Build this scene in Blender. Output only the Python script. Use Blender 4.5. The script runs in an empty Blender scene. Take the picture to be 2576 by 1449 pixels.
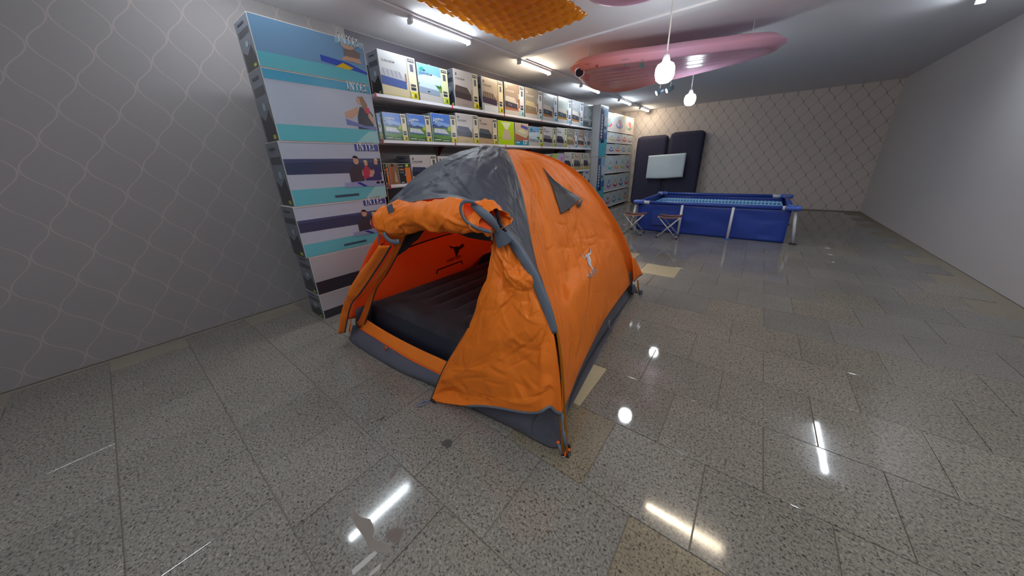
import bpy, bmesh, math, random
import numpy as np
from mathutils import Vector, Matrix, noise
from mathutils.bvhtree import BVHTree

S = bpy.context.scene
COL = S.collection
random.seed(7)

# ------------------------------------------------------------------ camera
F_PX, PITCH, ROLL, YAW, CX, CY = 770.32, 0.34424, 0.03565, 0.66761, 1288.0, 690.0
CAM_H = 1.5
_ca, _sa, _cr, _sr, _cy, _sy = (math.cos(PITCH), math.sin(PITCH), math.cos(ROLL),
                                math.sin(ROLL), math.cos(YAW), math.sin(YAW))

def ray(u, v):
    x = (u-CX)/F_PX; y = -(v-CY)/F_PX; z = 1.0
    x, y = x*_cr+y*_sr, -x*_sr+y*_cr
    r = x; fw = z*_ca+y*_sa; up = -z*_sa+y*_ca
    return Vector((_cy*r-_sy*fw, _sy*r+_cy*fw, up))
CAM = Vector((0, 0, CAM_H))
def onz(u, v, z=0.0):
    d = ray(u, v); return CAM+d*((z-CAM_H)/d.z)
def onx(u, v, X):
    d = ray(u, v); return CAM+d*(X/d.x)
def ony(u, v, Y):
    d = ray(u, v); return CAM+d*(Y/d.y)

cd = bpy.data.cameras.new('camera')
cam = bpy.data.objects.new('camera', cd); COL.objects.link(cam)
right = (ray(CX+F_PX, CY)-ray(CX, CY)).normalized()
fwd = ray(CX, CY).normalized()
up = right.cross(fwd).normalized()
cam.matrix_world = Matrix(((right.x, up.x, -fwd.x, 0), (right.y, up.y, -fwd.y, 0),
                           (right.z, up.z, -fwd.z, CAM_H), (0, 0, 0, 1)))
cd.sensor_fit = 'HORIZONTAL'; cd.sensor_width = 36.0
cd.lens = F_PX/2576*36
cd.shift_x = 0.0
cd.shift_y = (CY-724.5)/2576
cd.clip_start = 0.02; cd.clip_end = 100
S.camera = cam

# ------------------------------------------------------------------ world / exposure
w = bpy.data.worlds.new('world'); S.world = w; w.use_nodes = True
w.node_tree.nodes['Background'].inputs[0].default_value = (0.8, 0.85, 1, 1)
w.node_tree.nodes['Background'].inputs[1].default_value = 0.3
S.view_settings.view_transform = 'Standard'
S.view_settings.look = 'None'
S.view_settings.gamma = 1
S.view_settings.use_curve_mapping = False
S.view_settings.exposure = 0.5

HC = 3.1      # ceiling height
TUBE_POWER = 34
COOL = (0.86, 0.95, 1.0); WARM = (1.0, 0.84, 0.60)
def area(name, loc, sx, sy, power, color, rot=(0, 0, 0)):
    ld = bpy.data.lights.new(name, 'AREA'); ld.shape = 'RECTANGLE'; ld.size = sx; ld.size_y = sy
    ld.energy = power; ld.color = color
    o = bpy.data.objects.new(name, ld); COL.objects.link(o); o.location = loc; o.rotation_euler = rot
    return o

# ------------------------------------------------------------------ materials
def lin(c):
    return tuple(((x/255)/12.92 if x/255 <= .04045 else ((x/255+.055)/1.055)**2.4) for x in c)+(1.0,)
_m = {}
def mat(name, col, rough=.6, spec=.5, metal=0.0, emit=None, es=1.0, coat=0.0, trans=0.0):
    key = (name, tuple(col), rough, metal, es)
    if key in _m: return _m[key]
    m = bpy.data.materials.new(name); m.use_nodes = True
    b = m.node_tree.nodes['Principled BSDF']
    b.inputs['Base Color'].default_value = lin(col)
    b.inputs['Roughness'].default_value = rough
    b.inputs['Specular IOR Level'].default_value = spec
    b.inputs['Metallic'].default_value = metal
    b.inputs['Coat Weight'].default_value = coat
    if trans: b.inputs['Transmission Weight'].default_value = trans
    if emit:
        b.inputs['Emission Color'].default_value = tuple(emit)+(1,)
        b.inputs['Emission Strength'].default_value = es
    _m[key] = m
    return m
def nodes(m): return m.node_tree.nodes, m.node_tree.links

def fabric(name, col, tcol, tw=.3, rough=.55, s1=9, s2=26, strength=.6, dist=.02, spec=.35, stretch=(1, 1, .55)):
    """crumpled polyester: facetted creases, light shines through it"""
    m = bpy.data.materials.new(name); m.use_nodes = True
    n, l = nodes(m); b = n['Principled BSDF']; out = n['Material Output']
    b.inputs['Base Color'].default_value = lin(col); b.inputs['Roughness'].default_value = rough
    b.inputs['Specular IOR Level'].default_value = spec
    tc = n.new('ShaderNodeNewGeometry')
    mp = n.new('ShaderNodeMapping'); mp.inputs['Scale'].default_value = stretch
    l.new(tc.outputs['Position'], mp.inputs['Vector'])
    nz = n.new('ShaderNodeTexNoise'); nz.inputs['Scale'].default_value = 3.5; nz.inputs['Detail'].default_value = 3
    l.new(mp.outputs[0], nz.inputs['Vector'])
    mx = n.new('ShaderNodeVectorMath'); mx.operation = 'SCALE'; mx.inputs['Scale'].default_value = .22
    l.new(nz.outputs['Color'], mx.inputs[0])
    ad = n.new('ShaderNodeVectorMath'); l.new(mp.outputs[0], ad.inputs[0]); l.new(mx.outputs[0], ad.inputs[1])
    hs = []
    for sc, wt in ((s1, 1.0), (s2, .3)):
        vo = n.new('ShaderNodeTexVoronoi'); vo.inputs['Scale'].default_value = sc
        l.new(ad.outputs[0], vo.inputs['Vector'])
        mu = n.new('ShaderNodeMath'); mu.operation = 'MULTIPLY'; mu.inputs[1].default_value = wt*4/sc*1.0
        l.new(vo.outputs['Distance'], mu.inputs[0]); hs.append(mu)
    # creasing is patchy
    pn = n.new('ShaderNodeTexNoise'); pn.inputs['Scale'].default_value = 2.6; l.new(tc.outputs['Position'], pn.inputs['Vector'])
    pr = n.new('ShaderNodeMapRange'); pr.inputs[1].default_value = .38; pr.inputs[2].default_value = .66
    pr.inputs[3].default_value = .12; pr.inputs[4].default_value = 1
    l.new(pn.outputs[0], pr.inputs[0])
    su = n.new('ShaderNodeMath'); l.new(hs[0].outputs[0], su.inputs[0]); l.new(hs[1].outputs[0], su.inputs[1])
    m2 = n.new('ShaderNodeMath'); m2.operation = 'MULTIPLY'; l.new(su.outputs[0], m2.inputs[0]); l.new(pr.outputs[0], m2.inputs[1])
    bu = n.new('ShaderNodeBump'); bu.inputs['Strength'].default_value = strength; bu.inputs['Distance'].default_value = dist
    l.new(m2.outputs[0], bu.inputs['Height']); l.new(bu.outputs[0], b.inputs['Normal'])
    if tw > 0:
        t = n.new('ShaderNodeBsdfTranslucent'); t.inputs[0].default_value = lin(tcol); l.new(bu.outputs[0], t.inputs['Normal'])
        ms = n.new('ShaderNodeMixShader'); ms.inputs[0].default_value = tw
        l.new(b.outputs[0], ms.inputs[1]); l.new(t.outputs[0], ms.inputs[2]); l.new(ms.outputs[0], out.inputs['Surface'])
    return m

ORANGE = fabric('orange_fly_fabric', (242, 128, 34), (248, 112, 22), tw=.25, s1=9, strength=.75, dist=.03)
ORANGE_SMOOTH = fabric('orange_fly_side_fabric', (242, 130, 40), (248, 112, 22), tw=.22, s1=8, strength=.5, dist=.025, stretch=(1.2, 1.2, .5))
INNER = fabric('orange_inner_fabric', (250, 124, 62), (255, 124, 62), tw=.6, s1=4, strength=.15, dist=.02)
GREYFAB = fabric('grey_fly_fabric', (78, 80, 91), (120, 120, 128), tw=.10, s1=8, strength=.5, dist=.03, rough=.5, spec=.4, stretch=(1, 1, 1.3))
GREYFAB2 = fabric('grey_sleeve_fabric', (94, 102, 114), (120, 120, 128), tw=.05, s1=22, strength=.25, dist=.015, rough=.45)
TUBFAB = fabric('grey_tub_fabric', (84, 84, 94), (90, 90, 100), tw=.03, s1=7, strength=.35, dist=.02, rough=.42)
BLACKMESH = mat('black_mesh', (26, 24, 28), .8)
GOLD = mat('gold_pole', (196, 122, 20), .3, metal=.8)
BLACKPL = mat('black_plastic', (28, 28, 32), .35)
GREYPL = mat('grey_plastic', (96, 98, 106), .4)
ORPL = mat('orange_plastic', (240, 96, 30), .4)
WEB = mat('grey_webbing', (104, 110, 124), .7)
SILVER = mat('silver_print', (190, 190, 196), .35, metal=.3)
CHROME = mat('chrome', (200, 200, 205), .2, metal=1)
WHITEPNT = mat('white_paint', (205, 205, 212), .35)
SHELFW = mat('shelf_white', (215, 214, 222), .3)

# ------------------------------------------------------------------ mesh helpers
def tag(o, label=None, cat=None, group=None, kind=None):
    if label: o['label'] = label
    if cat: o['category'] = cat
    if group: o['group'] = group
    if kind: o['kind'] = kind
    return o
def wloc(o):
    p = Vector((0, 0, 0))
    while o: p += o.location; o = o.parent
    return p
def link(name, me, parent=None, loc=None):
    """mesh authored in world coordinates -> object"""
    o = bpy.data.objects.new(name, me); COL.objects.link(o)
    if parent is not None: o.parent = parent; off = wloc(parent)
    elif loc is not None: o.location = loc; off = Vector(loc)
    else: off = Vector((0, 0, 0))
    if off.length > 0: me.transform(Matrix.Translation(-off))
    return o
def thing(name, loc, label, cat, group=None):
    o = bpy.data.objects.new(name, None); COL.objects.link(o); o.location = loc; o.empty_display_size = .1
    return tag(o, label, cat, group)
def mesh(name, vs, fs, mats, parent=None, loc=None, mi=None, smooth=False):
    me = bpy.data.meshes.new(name); me.from_pydata([tuple(v) for v in vs], [], fs)
    for m in (mats if isinstance(mats, (list, tuple)) else [mats]): me.materials.append(m)
    if mi: me.polygons.foreach_set('material_index', mi)
    if smooth: me.polygons.foreach_set('use_smooth', [True]*len(me.polygons))
    me.update()
    return link(name, me, parent, loc)
class MB:
    """collects boxes, tubes and sheets for one mesh"""
    def __init__(s): s.v = []; s.f = []; s.mi = []
    def add(s, vs, fs, mi=0):
        b = len(s.v); s.v += [Vector(v) for v in vs]; s.f += [tuple(i+b for i in f) for f in fs]; s.mi += [mi]*len(fs); return s
    def box(s, a, b, mi=0, bev=0.0, M=None):
        x0, y0, z0 = [min(p, q) for p, q in zip(a, b)]; x1, y1, z1 = [max(p, q) for p, q in zip(a, b)]
        if bev <= 0:
            vs = [(x0, y0, z0), (x1, y0, z0), (x1, y1, z0), (x0, y1, z0), (x0, y0, z1), (x1, y0, z1), (x1, y1, z1), (x0, y1, z1)]
            fs = [(0, 3, 2, 1), (4, 5, 6, 7), (0, 1, 5, 4), (1, 2, 6, 5), (2, 3, 7, 6), (3, 0, 4, 7)]
        else:
            bm = bmesh.new(); bmesh.ops.create_cube(bm, size=1)
            for v in bm.verts:
                v.co = Vector(((x0+x1)/2+v.co.x*(x1-x0), (y0+y1)/2+v.co.y*(y1-y0), (z0+z1)/2+v.co.z*(z1-z0)))
            bmesh.ops.bevel(bm, geom=bm.edges[:], offset=bev, segments=2, affect='EDGES', profile=.6)
            bm.verts.index_update(); vs = [v.co.copy() for v in bm.verts]; fs = [tuple(v.index for v in f.verts) for f in bm.faces]; bm.free()
        if M is not None: vs = [M @ Vector(v) for v in vs]
        return s.add(vs, fs, mi)
    def tube(s, pts, r, seg=8, mi=0, cap=True, flat=1.0):
        pts = [Vector(p) for p in pts]; n = len(pts); rs = r if isinstance(r, (list, tuple)) else [r]*n
        vs = []; fs = []; prev = None
        for i, p in enumerate(pts):
            t = (pts[min(i+1, n-1)]-pts[max(i-1, 0)]).normalized()
            if prev is None:
                a = Vector((0, 0, 1)) if abs(t.z) < .9 else Vector((1, 0, 0))
                nn = t.cross(a).normalized()
            else: nn = (prev-t*prev.dot(t)).normalized()
            prev = nn; bb = t.cross(nn)
            for k in range(seg):
                an = 2*math.pi*k/seg
                vs.append(p+nn*math.cos(an)*rs[i]*flat+bb*math.sin(an)*rs[i])
        for i in range(n-1):
            for k in range(seg):
                k2 = (k+1) % seg
                fs.append((i*seg+k, i*seg+k2, (i+1)*seg+k2, (i+1)*seg+k))
        if cap: fs.append(tuple(range(seg))[::-1]); fs.append(tuple((n-1)*seg+k for k in range(seg)))
        return s.add(vs, fs, mi)
    def build(s, name, mats, parent=None, loc=None, smooth=False):
        return mesh(name, s.v, s.f, mats, parent, loc, s.mi, smooth)
def struct(name, mb, mats, parent=None):
    o = mb.build(name, mats, parent)
    if parent is None: o['kind'] = 'structure'
    return o
def resample(pts, n, closed=False):
    pts = [Vector(p) for p in pts]
    d = [0]
    for a, b in zip(pts, pts[1:]): d.append(d[-1]+(b-a).length)
    out = []
    # catmull-rom
    for k in range(n):
        t = d[-1]*k/(n-1); i = 0
        while i < len(d)-2 and d[i+1] < t: i += 1
        u = (t-d[i])/max(d[i+1]-d[i], 1e-9)
        p0 = pts[max(i-1, 0)]; p1 = pts[i]; p2 = pts[i+1]; p3 = pts[min(i+2, len(pts)-1)]
        m1 = (p2-p0)/max(d[i+1]-d[max(i-1, 0)], 1e-9)*(d[i+1]-d[i]); m2 = (p3-p1)/max(d[min(i+2, len(pts)-1)]-d[i], 1e-9)*(d[i+1]-d[i])
        out.append(p1*(2*u**3-3*u*u+1)+m1*(u**3-2*u*u+u)+p2*(-2*u**3+3*u*u)+m2*(u**3-u*u))
    return out
def ridged(p, sc):
    q = Vector((p[0]*sc, p[1]*sc, p[2]*sc))
    return 1-abs(noise.noise(q))*2
from mathutils.geometry import delaunay_2d_cdt
def crumple(nu, nv, su, sv, cell, seed, aniso=1.0):
    """piecewise flat facets meeting in sharp creases, heights about -1..1"""
    rg = random.Random(seed*101+int(cell*1000)); n = max(6, int(su*sv/(cell*cell)))
    pts = [(rg.uniform(-.1, su+.1), rg.uniform(-.1, sv+.1)/aniso) for _ in range(n)]+[(-.2, -.2), (su+.2, -.2), (su+.2, sv+.2), (-.2, sv+.2)]
    hs = [rg.uniform(-1, 1) for _ in pts]
    r = delaunay_2d_cdt([Vector(p) for p in pts], [], [], 0, 1e-5)
    V = [tuple(v) for v in r[0]]; H = []
    for k, o_ in enumerate(r[3]): H.append(hs[o_[0]] if o_ else 0)
    X, Y = np.meshgrid(np.linspace(0, su, nu+1), np.linspace(0, sv, nv+1)/aniso); Z = np.zeros_like(X)
    dx = su/nu; dy = sv/nv/aniso
    for tri in r[2]:
        if len(tri) != 3: continue
        (xa, ya), (xb, yb), (xc, yc) = V[tri[0]], V[tri[1]], V[tri[2]]
        i0 = max(0, int(min(xa, xb, xc)/dx)); i1 = min(nu, int(max(xa, xb, xc)/dx)+1); j0 = max(0, int(min(ya, yb, yc)/dy)); j1 = min(nv, int(max(ya, yb, yc)/dy)+1)
        if i1 < i0 or j1 < j0: continue
        D = (yb-yc)*(xa-xc)+(xc-xb)*(ya-yc)
        if abs(D) < 1e-12: continue
        x = X[j0:j1+1, i0:i1+1]; y = Y[j0:j1+1, i0:i1+1]
        a = ((yb-yc)*(x-xc)+(xc-xb)*(y-yc))/D; b = ((yc-ya)*(x-xc)+(xa-xc)*(y-yc))/D; c = 1-a-b
        m = (a >= -1e-6) & (b >= -1e-6) & (c >= -1e-6)
        z = a*H[tri[0]]+b*H[tri[1]]+c*H[tri[2]]; Z[j0:j1+1, i0:i1+1][m] = z[m]
    return Z
def creases(nu, nv, su, sv, dens, seed, vert=.0):
    """sharp straight folds of random direction, tapering at both ends"""
    rg = random.Random(seed*77+5); X, Y = np.meshgrid(np.linspace(0, su, nu+1), np.linspace(0, sv, nv+1)); Z = np.zeros_like(X)
    for _ in range(int(dens*su*sv)):
        cx, cy = rg.uniform(0, su), rg.uniform(0, sv); a = rg.uniform(0, math.pi) if rg.random() > vert else math.pi/2+rg.gauss(0, .18)
        L_ = rg.uniform(.05, .25); w_ = rg.uniform(.009, .022); h_ = w_*rg.uniform(.4, .85)*(1 if rg.random() < .75 else -.8)
        dx, dy = X-cx, Y-cy; t = (dx*math.cos(a)+dy*math.sin(a))/L_; d = np.abs(-dx*math.sin(a)+dy*math.cos(a)+.15*L_*t*t)
        k = 1 if rg.random() < .6 else 2.5
        side = np.where((-dx*math.sin(a)+dy*math.cos(a)) > 0, 1.0, k)
        Z += h_*np.clip(1-d/(w_*side), 0, 1)*np.clip(1-np.abs(t), 0, 1)
    return Z
def coons(L, R, T, B, nu, nv, wr=0.0, sc=3.0, bulge=None, edge=.08, seed=0, cell=.16, aniso=1.0, cr=0, vert=0.0):
    """patch between the left, right, top, bottom curves; u left-right, v top-bottom"""
    L = resample(L, nv+1); R = resample(R, nv+1)
    T = resample(T, nu+1) if len(T) > 1 else [Vector(T[0])]*(nu+1); B = resample(B, nu+1)
    c00, c10, c01, c11 = L[0], R[0], L[-1], R[-1]
    P = []
    for j in range(nv+1):
        v = j/nv; row = []
        for i in range(nu+1):
            u = i/nu
            p = L[j]*(1-u)+R[j]*u+T[i]*(1-v)+B[i]*v-(c00*(1-u)*(1-v)+c10*u*(1-v)+c01*(1-u)*v+c11*u*v)
            if bulge: p = p+bulge(u, v)
            row.append(p)
        P.append(row)
    if wr:
        Q = [r[:] for r in P]
        mj, mi_ = nv//2, nu//2
        su = sum((P[mj][i+1]-P[mj][i]).length for i in range(nu)); sv = sum((P[j+1][mi_]-P[j][mi_]).length for j in range(nv))
        ca = min(cell, max(su, sv)/4)
        Zc = crumple(nu, nv, su, sv, ca, seed+1, aniso)+.5*crumple(nu, nv, su, sv, ca*.45, seed+2, aniso)
        Zr = creases(nu, nv, su, sv, cr, seed, vert) if cr else np.zeros((nv+1, nu+1))
        Zf = crumple(nu, nv, su, sv, ca*.22, seed+3, aniso)
        for j in range(nv+1):
            for i in range(nu+1):
                du = P[j][min(i+1, nu)]-P[j][max(i-1, 0)]; dv = P[min(j+1, nv)][i]-P[max(j-1, 0)][i]
                nrm = du.cross(dv)
                if nrm.length < 1e-9: continue
                nrm.normalize(); p = P[j][i]+Vector((seed, 0, 0))
                msk = min(1, max(0, noise.noise(p*2.2)*1.6+.45))
                h = Zc[j][i]*(.35+.65*msk)+.25*Zf[j][i]*msk+Zr[j][i]/wr*(.4+.6*msk)
                if len(T) == 1 or (T[0]-T[-1]).length < .01: h *= min(1, .15+1.9*j/nv)
                e = min(1, min(i, nu-i)/nu/edge, min(j, nv-j)/nv/edge) if edge > 0 else 1
                Q[j][i] = P[j][i]+nrm*h*wr*e
        P = Q
    vs = [p for r in P for p in r]
    fs = [(j*(nu+1)+i, j*(nu+1)+i+1, (j+1)*(nu+1)+i+1, (j+1)*(nu+1)+i) for j in range(nv) for i in range(nu)]
    return vs, fs
def sheet(name, vs, fs, m, parent, thick=.0015, kind=None):
    o = mesh(name, vs, fs, m, parent, smooth=True)
    if thick:
        md = o.modifiers.new('cloth', 'SOLIDIFY'); md.thickness = thick; md.offset = 0
    if kind: o['kind'] = kind
    return o
def strip(pts, width, nrm, m, name, parent, lift=.003):
    """a narrow band of webbing along pts"""
    pts = [Vector(p) for p in pts]; vs = []; fs = []
    for i, p in enumerate(pts):
        t = (pts[min(i+1, len(pts)-1)]-pts[max(i-1, 0)]).normalized()
        nn = Vector(nrm(p)) if callable(nrm) else Vector(nrm)
        s_ = t.cross(nn).normalized()*width/2
        vs += [p-s_+nn*lift, p+s_+nn*lift]
    for i in range(len(pts)-1): fs.append((2*i, 2*i+1, 2*i+3, 2*i+2))
    return sheet(name, vs, fs, m, parent, .002)

# lettering -----------------------------------------------------------------
_txt = {}
def text2d(s, bold=.0, shear=0.0):
    """flat lettering, normalised to width 1; returns verts2d, faces, height"""
    k = (s, bold, shear)
    if k in _txt: return _txt[k]
    cu = bpy.data.curves.new('t', 'FONT'); cu.body = s; cu.offset = bold; cu.shear = shear; cu.resolution_u = 2
    o = bpy.data.objects.new('t', cu); COL.objects.link(o)
    me = bpy.data.meshes.new_from_object(o.evaluated_get(bpy.context.evaluated_depsgraph_get()))
    vs = [(v.co.x, v.co.y) for v in me.vertices]; fs = [tuple(p.vertices) for p in me.polygons]
    bpy.data.objects.remove(o); bpy.data.curves.remove(cu); bpy.data.meshes.remove(me)
    x0 = min(v[0] for v in vs); x1 = max(v[0] for v in vs); y0 = min(v[1] for v in vs); y1 = max(v[1] for v in vs)
    W = x1-x0
    _txt[k] = ([((x-x0)/W, (y-y0)/W) for x, y in vs], fs, (y1-y0)/W)
    return _txt[k]
def serif_word():
    """serif capitals I N T E X as polygons, width 1, height .3"""
    P = []; sf = .035; st = .055; h = .30
    def r(x0, y0, x1, y1): P.append([(x0, y0), (x1, y0), (x1, y1), (x0, y1)])
    # I
    r(.03, 0, .03+st, h); r(0, 0, .115, sf); r(0, h-sf, .115, h)
    # N
    r(.165, 0, .19, h); r(.33, 0, .355, h); P.append([(.165, h), (.235, h), (.355, 0), (.30, 0)])
    r(.14, 0, .215, sf); r(.14, h-sf, .2, h); r(.305, h-sf, .38, h)
    # T
    r(.49, 0, .49+st, h); r(.40, h-.045, .635, h); r(.40, h-.09, .425, h); r(.61, h-.09, .635, h); r(.455, 0, .58, sf)
    # E
    r(.675, 0, .675+st, h); r(.65, 0, .81, .045); r(.65, h-.045, .81, h); r(.73, .125, .785, .165); r(.785, 0, .81, .09); r(.785, h-.09, .81, h)
    # X
    P.append([(.84, h), (.905, h), (.985, 0), (.92, 0)]); P.append([(.95, h), (.988, h), (.882, 0), (.845, 0)])
    r(.825, 0, .90, sf); r(.905, 0, 1.0, sf); r(.825, h-sf, .92, h); r(.935, h-sf, 1.0, h)
    return P
SERIF = serif_word()

def art(name, parent, o, eu, ev, polys, lift=.0006):
    """flat print on a face: o lower left corner, eu/ev full edge vectors, polys (colour, pts)"""
    o = Vector(o); eu = Vector(eu); ev = Vector(ev); n = eu.cross(ev).normalized()
    mats = []; mb = MB()
    lay = 0
    for c, pts in polys:
        lay += 1
        if pts == 'layer': continue
        m = mat('print', tuple(int(x*.9) for x in c), .24)
        if m not in mats: mats.append(m)
        k = mats.index(m)
        if isinstance(pts, tuple) and pts and pts[0] == 'T':      # ('T', text, u, v, width_u, bold)
            _, s, u, v, wu, bold = pts
            v2, f2, h = text2d(s, bold); asp = eu.length/ev.length
            vs = [o+eu*(u+x*wu)+ev*(v+y*wu*asp)+n*(lift+.0003*lay) for x, y in v2]
            mb.add(vs, f2, k)
        elif isinstance(pts, tuple) and pts and pts[0] == 'S':    # serif word
            _, u, v, wu, asp2 = pts
            asp = eu.length/ev.length
            for pl in SERIF:
                mb.add([o+eu*(u+x*wu)+ev*(v+y*wu*asp*asp2)+n*(lift+.0003*lay) for x, y in pl], [tuple(range(len(pl)))], k)
        else:
            mb.add([o+eu*x+ev*y+n*(lift+.0003*lay) for x, y in pts], [tuple(range(len(pts)))], k)
    return mb.build(name, mats, parent)
def R(x0, y0, x1, y1): return [(x0, y0), (x1, y0), (x1, y1), (x0, y1)]
def ell(cx, cy, rx, ry, n=12, a0=0, a1=2*math.pi):
    return [(cx+rx*math.cos(a0+(a1-a0)*i/n), cy+ry*math.sin(a0+(a1-a0)*i/n)) for i in range(n)]
LAY = (None, 'layer')

# ================================================================== ROOM
X0, X1, Y0, Y1 = -4.25, 2.3, -2.6, 12.25
def wallmat(name, col, pattern=False):
    m = bpy.data.materials.new(name); m.use_nodes = True; n, l = nodes(m); b = n['Principled BSDF']
    b.inputs['Roughness'].default_value = .75; b.inputs['Base Color'].default_value = lin(col)
    if pattern:
        g = n.new('ShaderNodeNewGeometry'); sp = n.new('ShaderNodeSeparateXYZ'); l.new(g.outputs['Position'], sp.inputs[0])
        hs = n.new('ShaderNodeMath'); hs.operation = 'ADD'; l.new(sp.outputs[0], hs.inputs[0]); l.new(sp.outputs[1], hs.inputs[1])
        def M(op, a, bb):
            x = n.new('ShaderNodeMath'); x.operation = op
            for i, q in enumerate((a, bb)):
                if q is None: continue
                if isinstance(q, (int, float)): x.inputs[i].default_value = q
                else: l.new(q, x.inputs[i])
            return x.outputs[0]
        sn = M('SINE', M('MULTIPLY', sp.outputs[2], 2*math.pi/.42), None)
        amp = M('MULTIPLY', sn, .23)
        lines = []
        for sgn, off in ((1, 0), (-1, .5)):
            fr = M('FRACT', M('ADD', M('ADD', M('DIVIDE', hs.outputs[0], .30), off), M('MULTIPLY', amp, sgn)), None)
            lines.append(M('LESS_THAN', M('ABSOLUTE', M('SUBTRACT', fr, .5), None), .018))
        mk = M('MAXIMUM', lines[0], lines[1])
        mx = n.new('ShaderNodeMix'); mx.data_type = 'RGBA'; mx.inputs['A'].default_value = lin(col); mx.inputs['B'].default_value = lin((140, 130, 128))
        l.new(mk, mx.inputs['Factor']); l.new(mx.outputs['Result'], b.inputs['Base Color'])
    return m
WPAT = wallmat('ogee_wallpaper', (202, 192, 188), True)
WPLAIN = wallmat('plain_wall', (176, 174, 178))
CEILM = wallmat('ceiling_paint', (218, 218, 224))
WSHADE = wallmat('ogee_wallpaper_shaded', (124, 118, 118), True)  # end wall's paper with the shelf wall's shade put into its colour
struct('wall_left', MB().box((X0-.1, Y0, 0), (X0, Y1, HC)), WSHADE)
struct('wall_back', MB().box((X0-.1, Y1, 0), (X1+.1, Y1+.1, HC)), WPAT)
struct('wall_right', MB().box((X1, Y0, 0), (X1+.1, Y1, HC)), WPLAIN)
struct('wall_front', MB().box((X0-.1, Y0-.1, 0), (X1+.1, Y0, HC)), WPLAIN)
struct('ceiling', MB().box((X0-.1, Y0-.1, HC), (X1+.1, Y1+.1, HC+.1)), CEILM)
struct('trim_1', MB().box((X0+.9, 4.60, HC-.025), (X1-.02, 4.72, HC), bev=.004), CEILM)
struct('trim_2', MB().box((-3.47, Y0+.02, HC-.02), (-3.33, 4.60, HC), bev=.004), CEILM)
struct('trim_3', MB().box((-3.47, 4.72, HC-.02), (-3.33, Y1-.02, HC), bev=.004), CEILM)

# floor: terrazzo tiles laid in running bond
def terrazzo(name, base, dark, light, amount=.5):
    m = bpy.data.materials.new(name); m.use_nodes = True; n, l = nodes(m); b = n['Principled BSDF']
    g = n.new('ShaderNodeNewGeometry')
    oi = n.new('ShaderNodeObjectInfo')
    n1 = n.new('ShaderNodeTexNoise'); n1.inputs['Scale'].default_value = 90; n1.inputs['Detail'].default_value = 4; n1.inputs['Roughness'].default_value = .75
    n1.inputs['Distortion'].default_value = .6
    l.new(g.outputs['Position'], n1.inputs['Vector'])
    cr = n.new('ShaderNodeValToRGB'); e = cr.color_ramp.elements
    e[0].position = .36; e[0].color = lin(dark); e[1].position = .66; e[1].color = lin(light)
    k = e.new(.42); k.color = lin(tuple(int(a*.6+c*.4) for a, c in zip(base, dark)))
    k = e.new(.47); k.color = lin(base)
    k = e.new(.58); k.color = lin(tuple(int(a*.7+c*.3) for a, c in zip(base, light)))
    l.new(n1.outputs[0], cr.inputs[0])
    n2 = n.new('ShaderNodeTexNoise'); n2.inputs['Scale'].default_value = 1.3; n2.inputs['Detail'].default_value = 5
    l.new(g.outputs['Position'], n2.inputs['Vector'])
    mr = n.new('ShaderNodeMapRange'); mr.inputs[1].default_value = .3; mr.inputs[2].default_value = .7; mr.inputs[3].default_value = .88; mr.inputs[4].default_value = 1.08
    l.new(n2.outputs[0], mr.inputs[0])
    rr = n.new('ShaderNodeMapRange'); rr.inputs[3].default_value = .93; rr.inputs[4].default_value = 1.06; l.new(oi.outputs['Random'], rr.inputs[0])
    mm = n.new('ShaderNodeMath'); mm.operation = 'MULTIPLY'; l.new(mr.outputs[0], mm.inputs[0]); l.new(rr.outputs[0], mm.inputs[1])
    vm = n.new('ShaderNodeVectorMath'); vm.operation = 'SCALE'; l.new(cr.outputs[0], vm.inputs[0]); l.new(mm.outputs[0], vm.inputs['Scale'])
    l.new(vm.outputs[0], b.inputs['Base Color'])
    ro = n.new('ShaderNodeMapRange'); ro.inputs[1].default_value = .35; ro.inputs[2].default_value = .65; ro.inputs[3].default_value = .03; ro.inputs[4].default_value = .10
    l.new(n2.outputs[0], ro.inputs[0]); l.new(ro.outputs[0], b.inputs['Roughness'])
    b.inputs['Specular IOR Level'].default_value = .45
    return m
T_GREY = terrazzo('terrazzo_grey', (124, 119, 111), (56, 53, 52), (160, 153, 143))
T_BROWN = terrazzo('terrazzo_brown', (126, 116, 100), (60, 52, 40), (150, 138, 112))
T_CREAM = terrazzo('terrazzo_cream', (178, 166, 136), (168, 156, 126), (186, 174, 146))
T_DARK = terrazzo('terrazzo_far', (118, 116, 114), (84, 82, 80), (138, 134, 130))
GROUT = mat('grout', (126, 118, 106), .8)
fl = MB().box((X0-.1, Y0-.1, -.12), (X1+.1, Y1+.1, -.006))
floor = struct('floor', fl, GROUT)
TY = .4715; YB = .5600; XB = -.660
def tile_mesh(m, w=TY-.004):
    bm = bmesh.new(); bmesh.ops.create_cube(bm, size=1)
    for v in bm.verts: v.co = Vector((v.co.x*w, v.co.y*w, -.004+v.co.z*.008))
    top = [e for e in bm.edges if all(v.co.z > -.001 for v in e.verts)]
    bmesh.ops.bevel(bm, geom=top, offset=.0015, segments=1, affect='EDGES')
    bot = [f for f in bm.faces if f.normal.z < -.9]; bmesh.ops.delete(bm, geom=bot, context='FACES')
    me = bpy.data.meshes.new('tile'); bm.to_mesh(me); bm.free(); me.materials.append(m); return me
TM = {k: tile_mesh(m) for k, m in (('g', T_GREY), ('b', T_BROWN), ('c', T_CREAM), ('d', T_DARK))}
cells = []
j0 = int(math.floor((Y0-YB)/TY)); j1 = int(math.ceil((Y1-YB)/TY))
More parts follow.
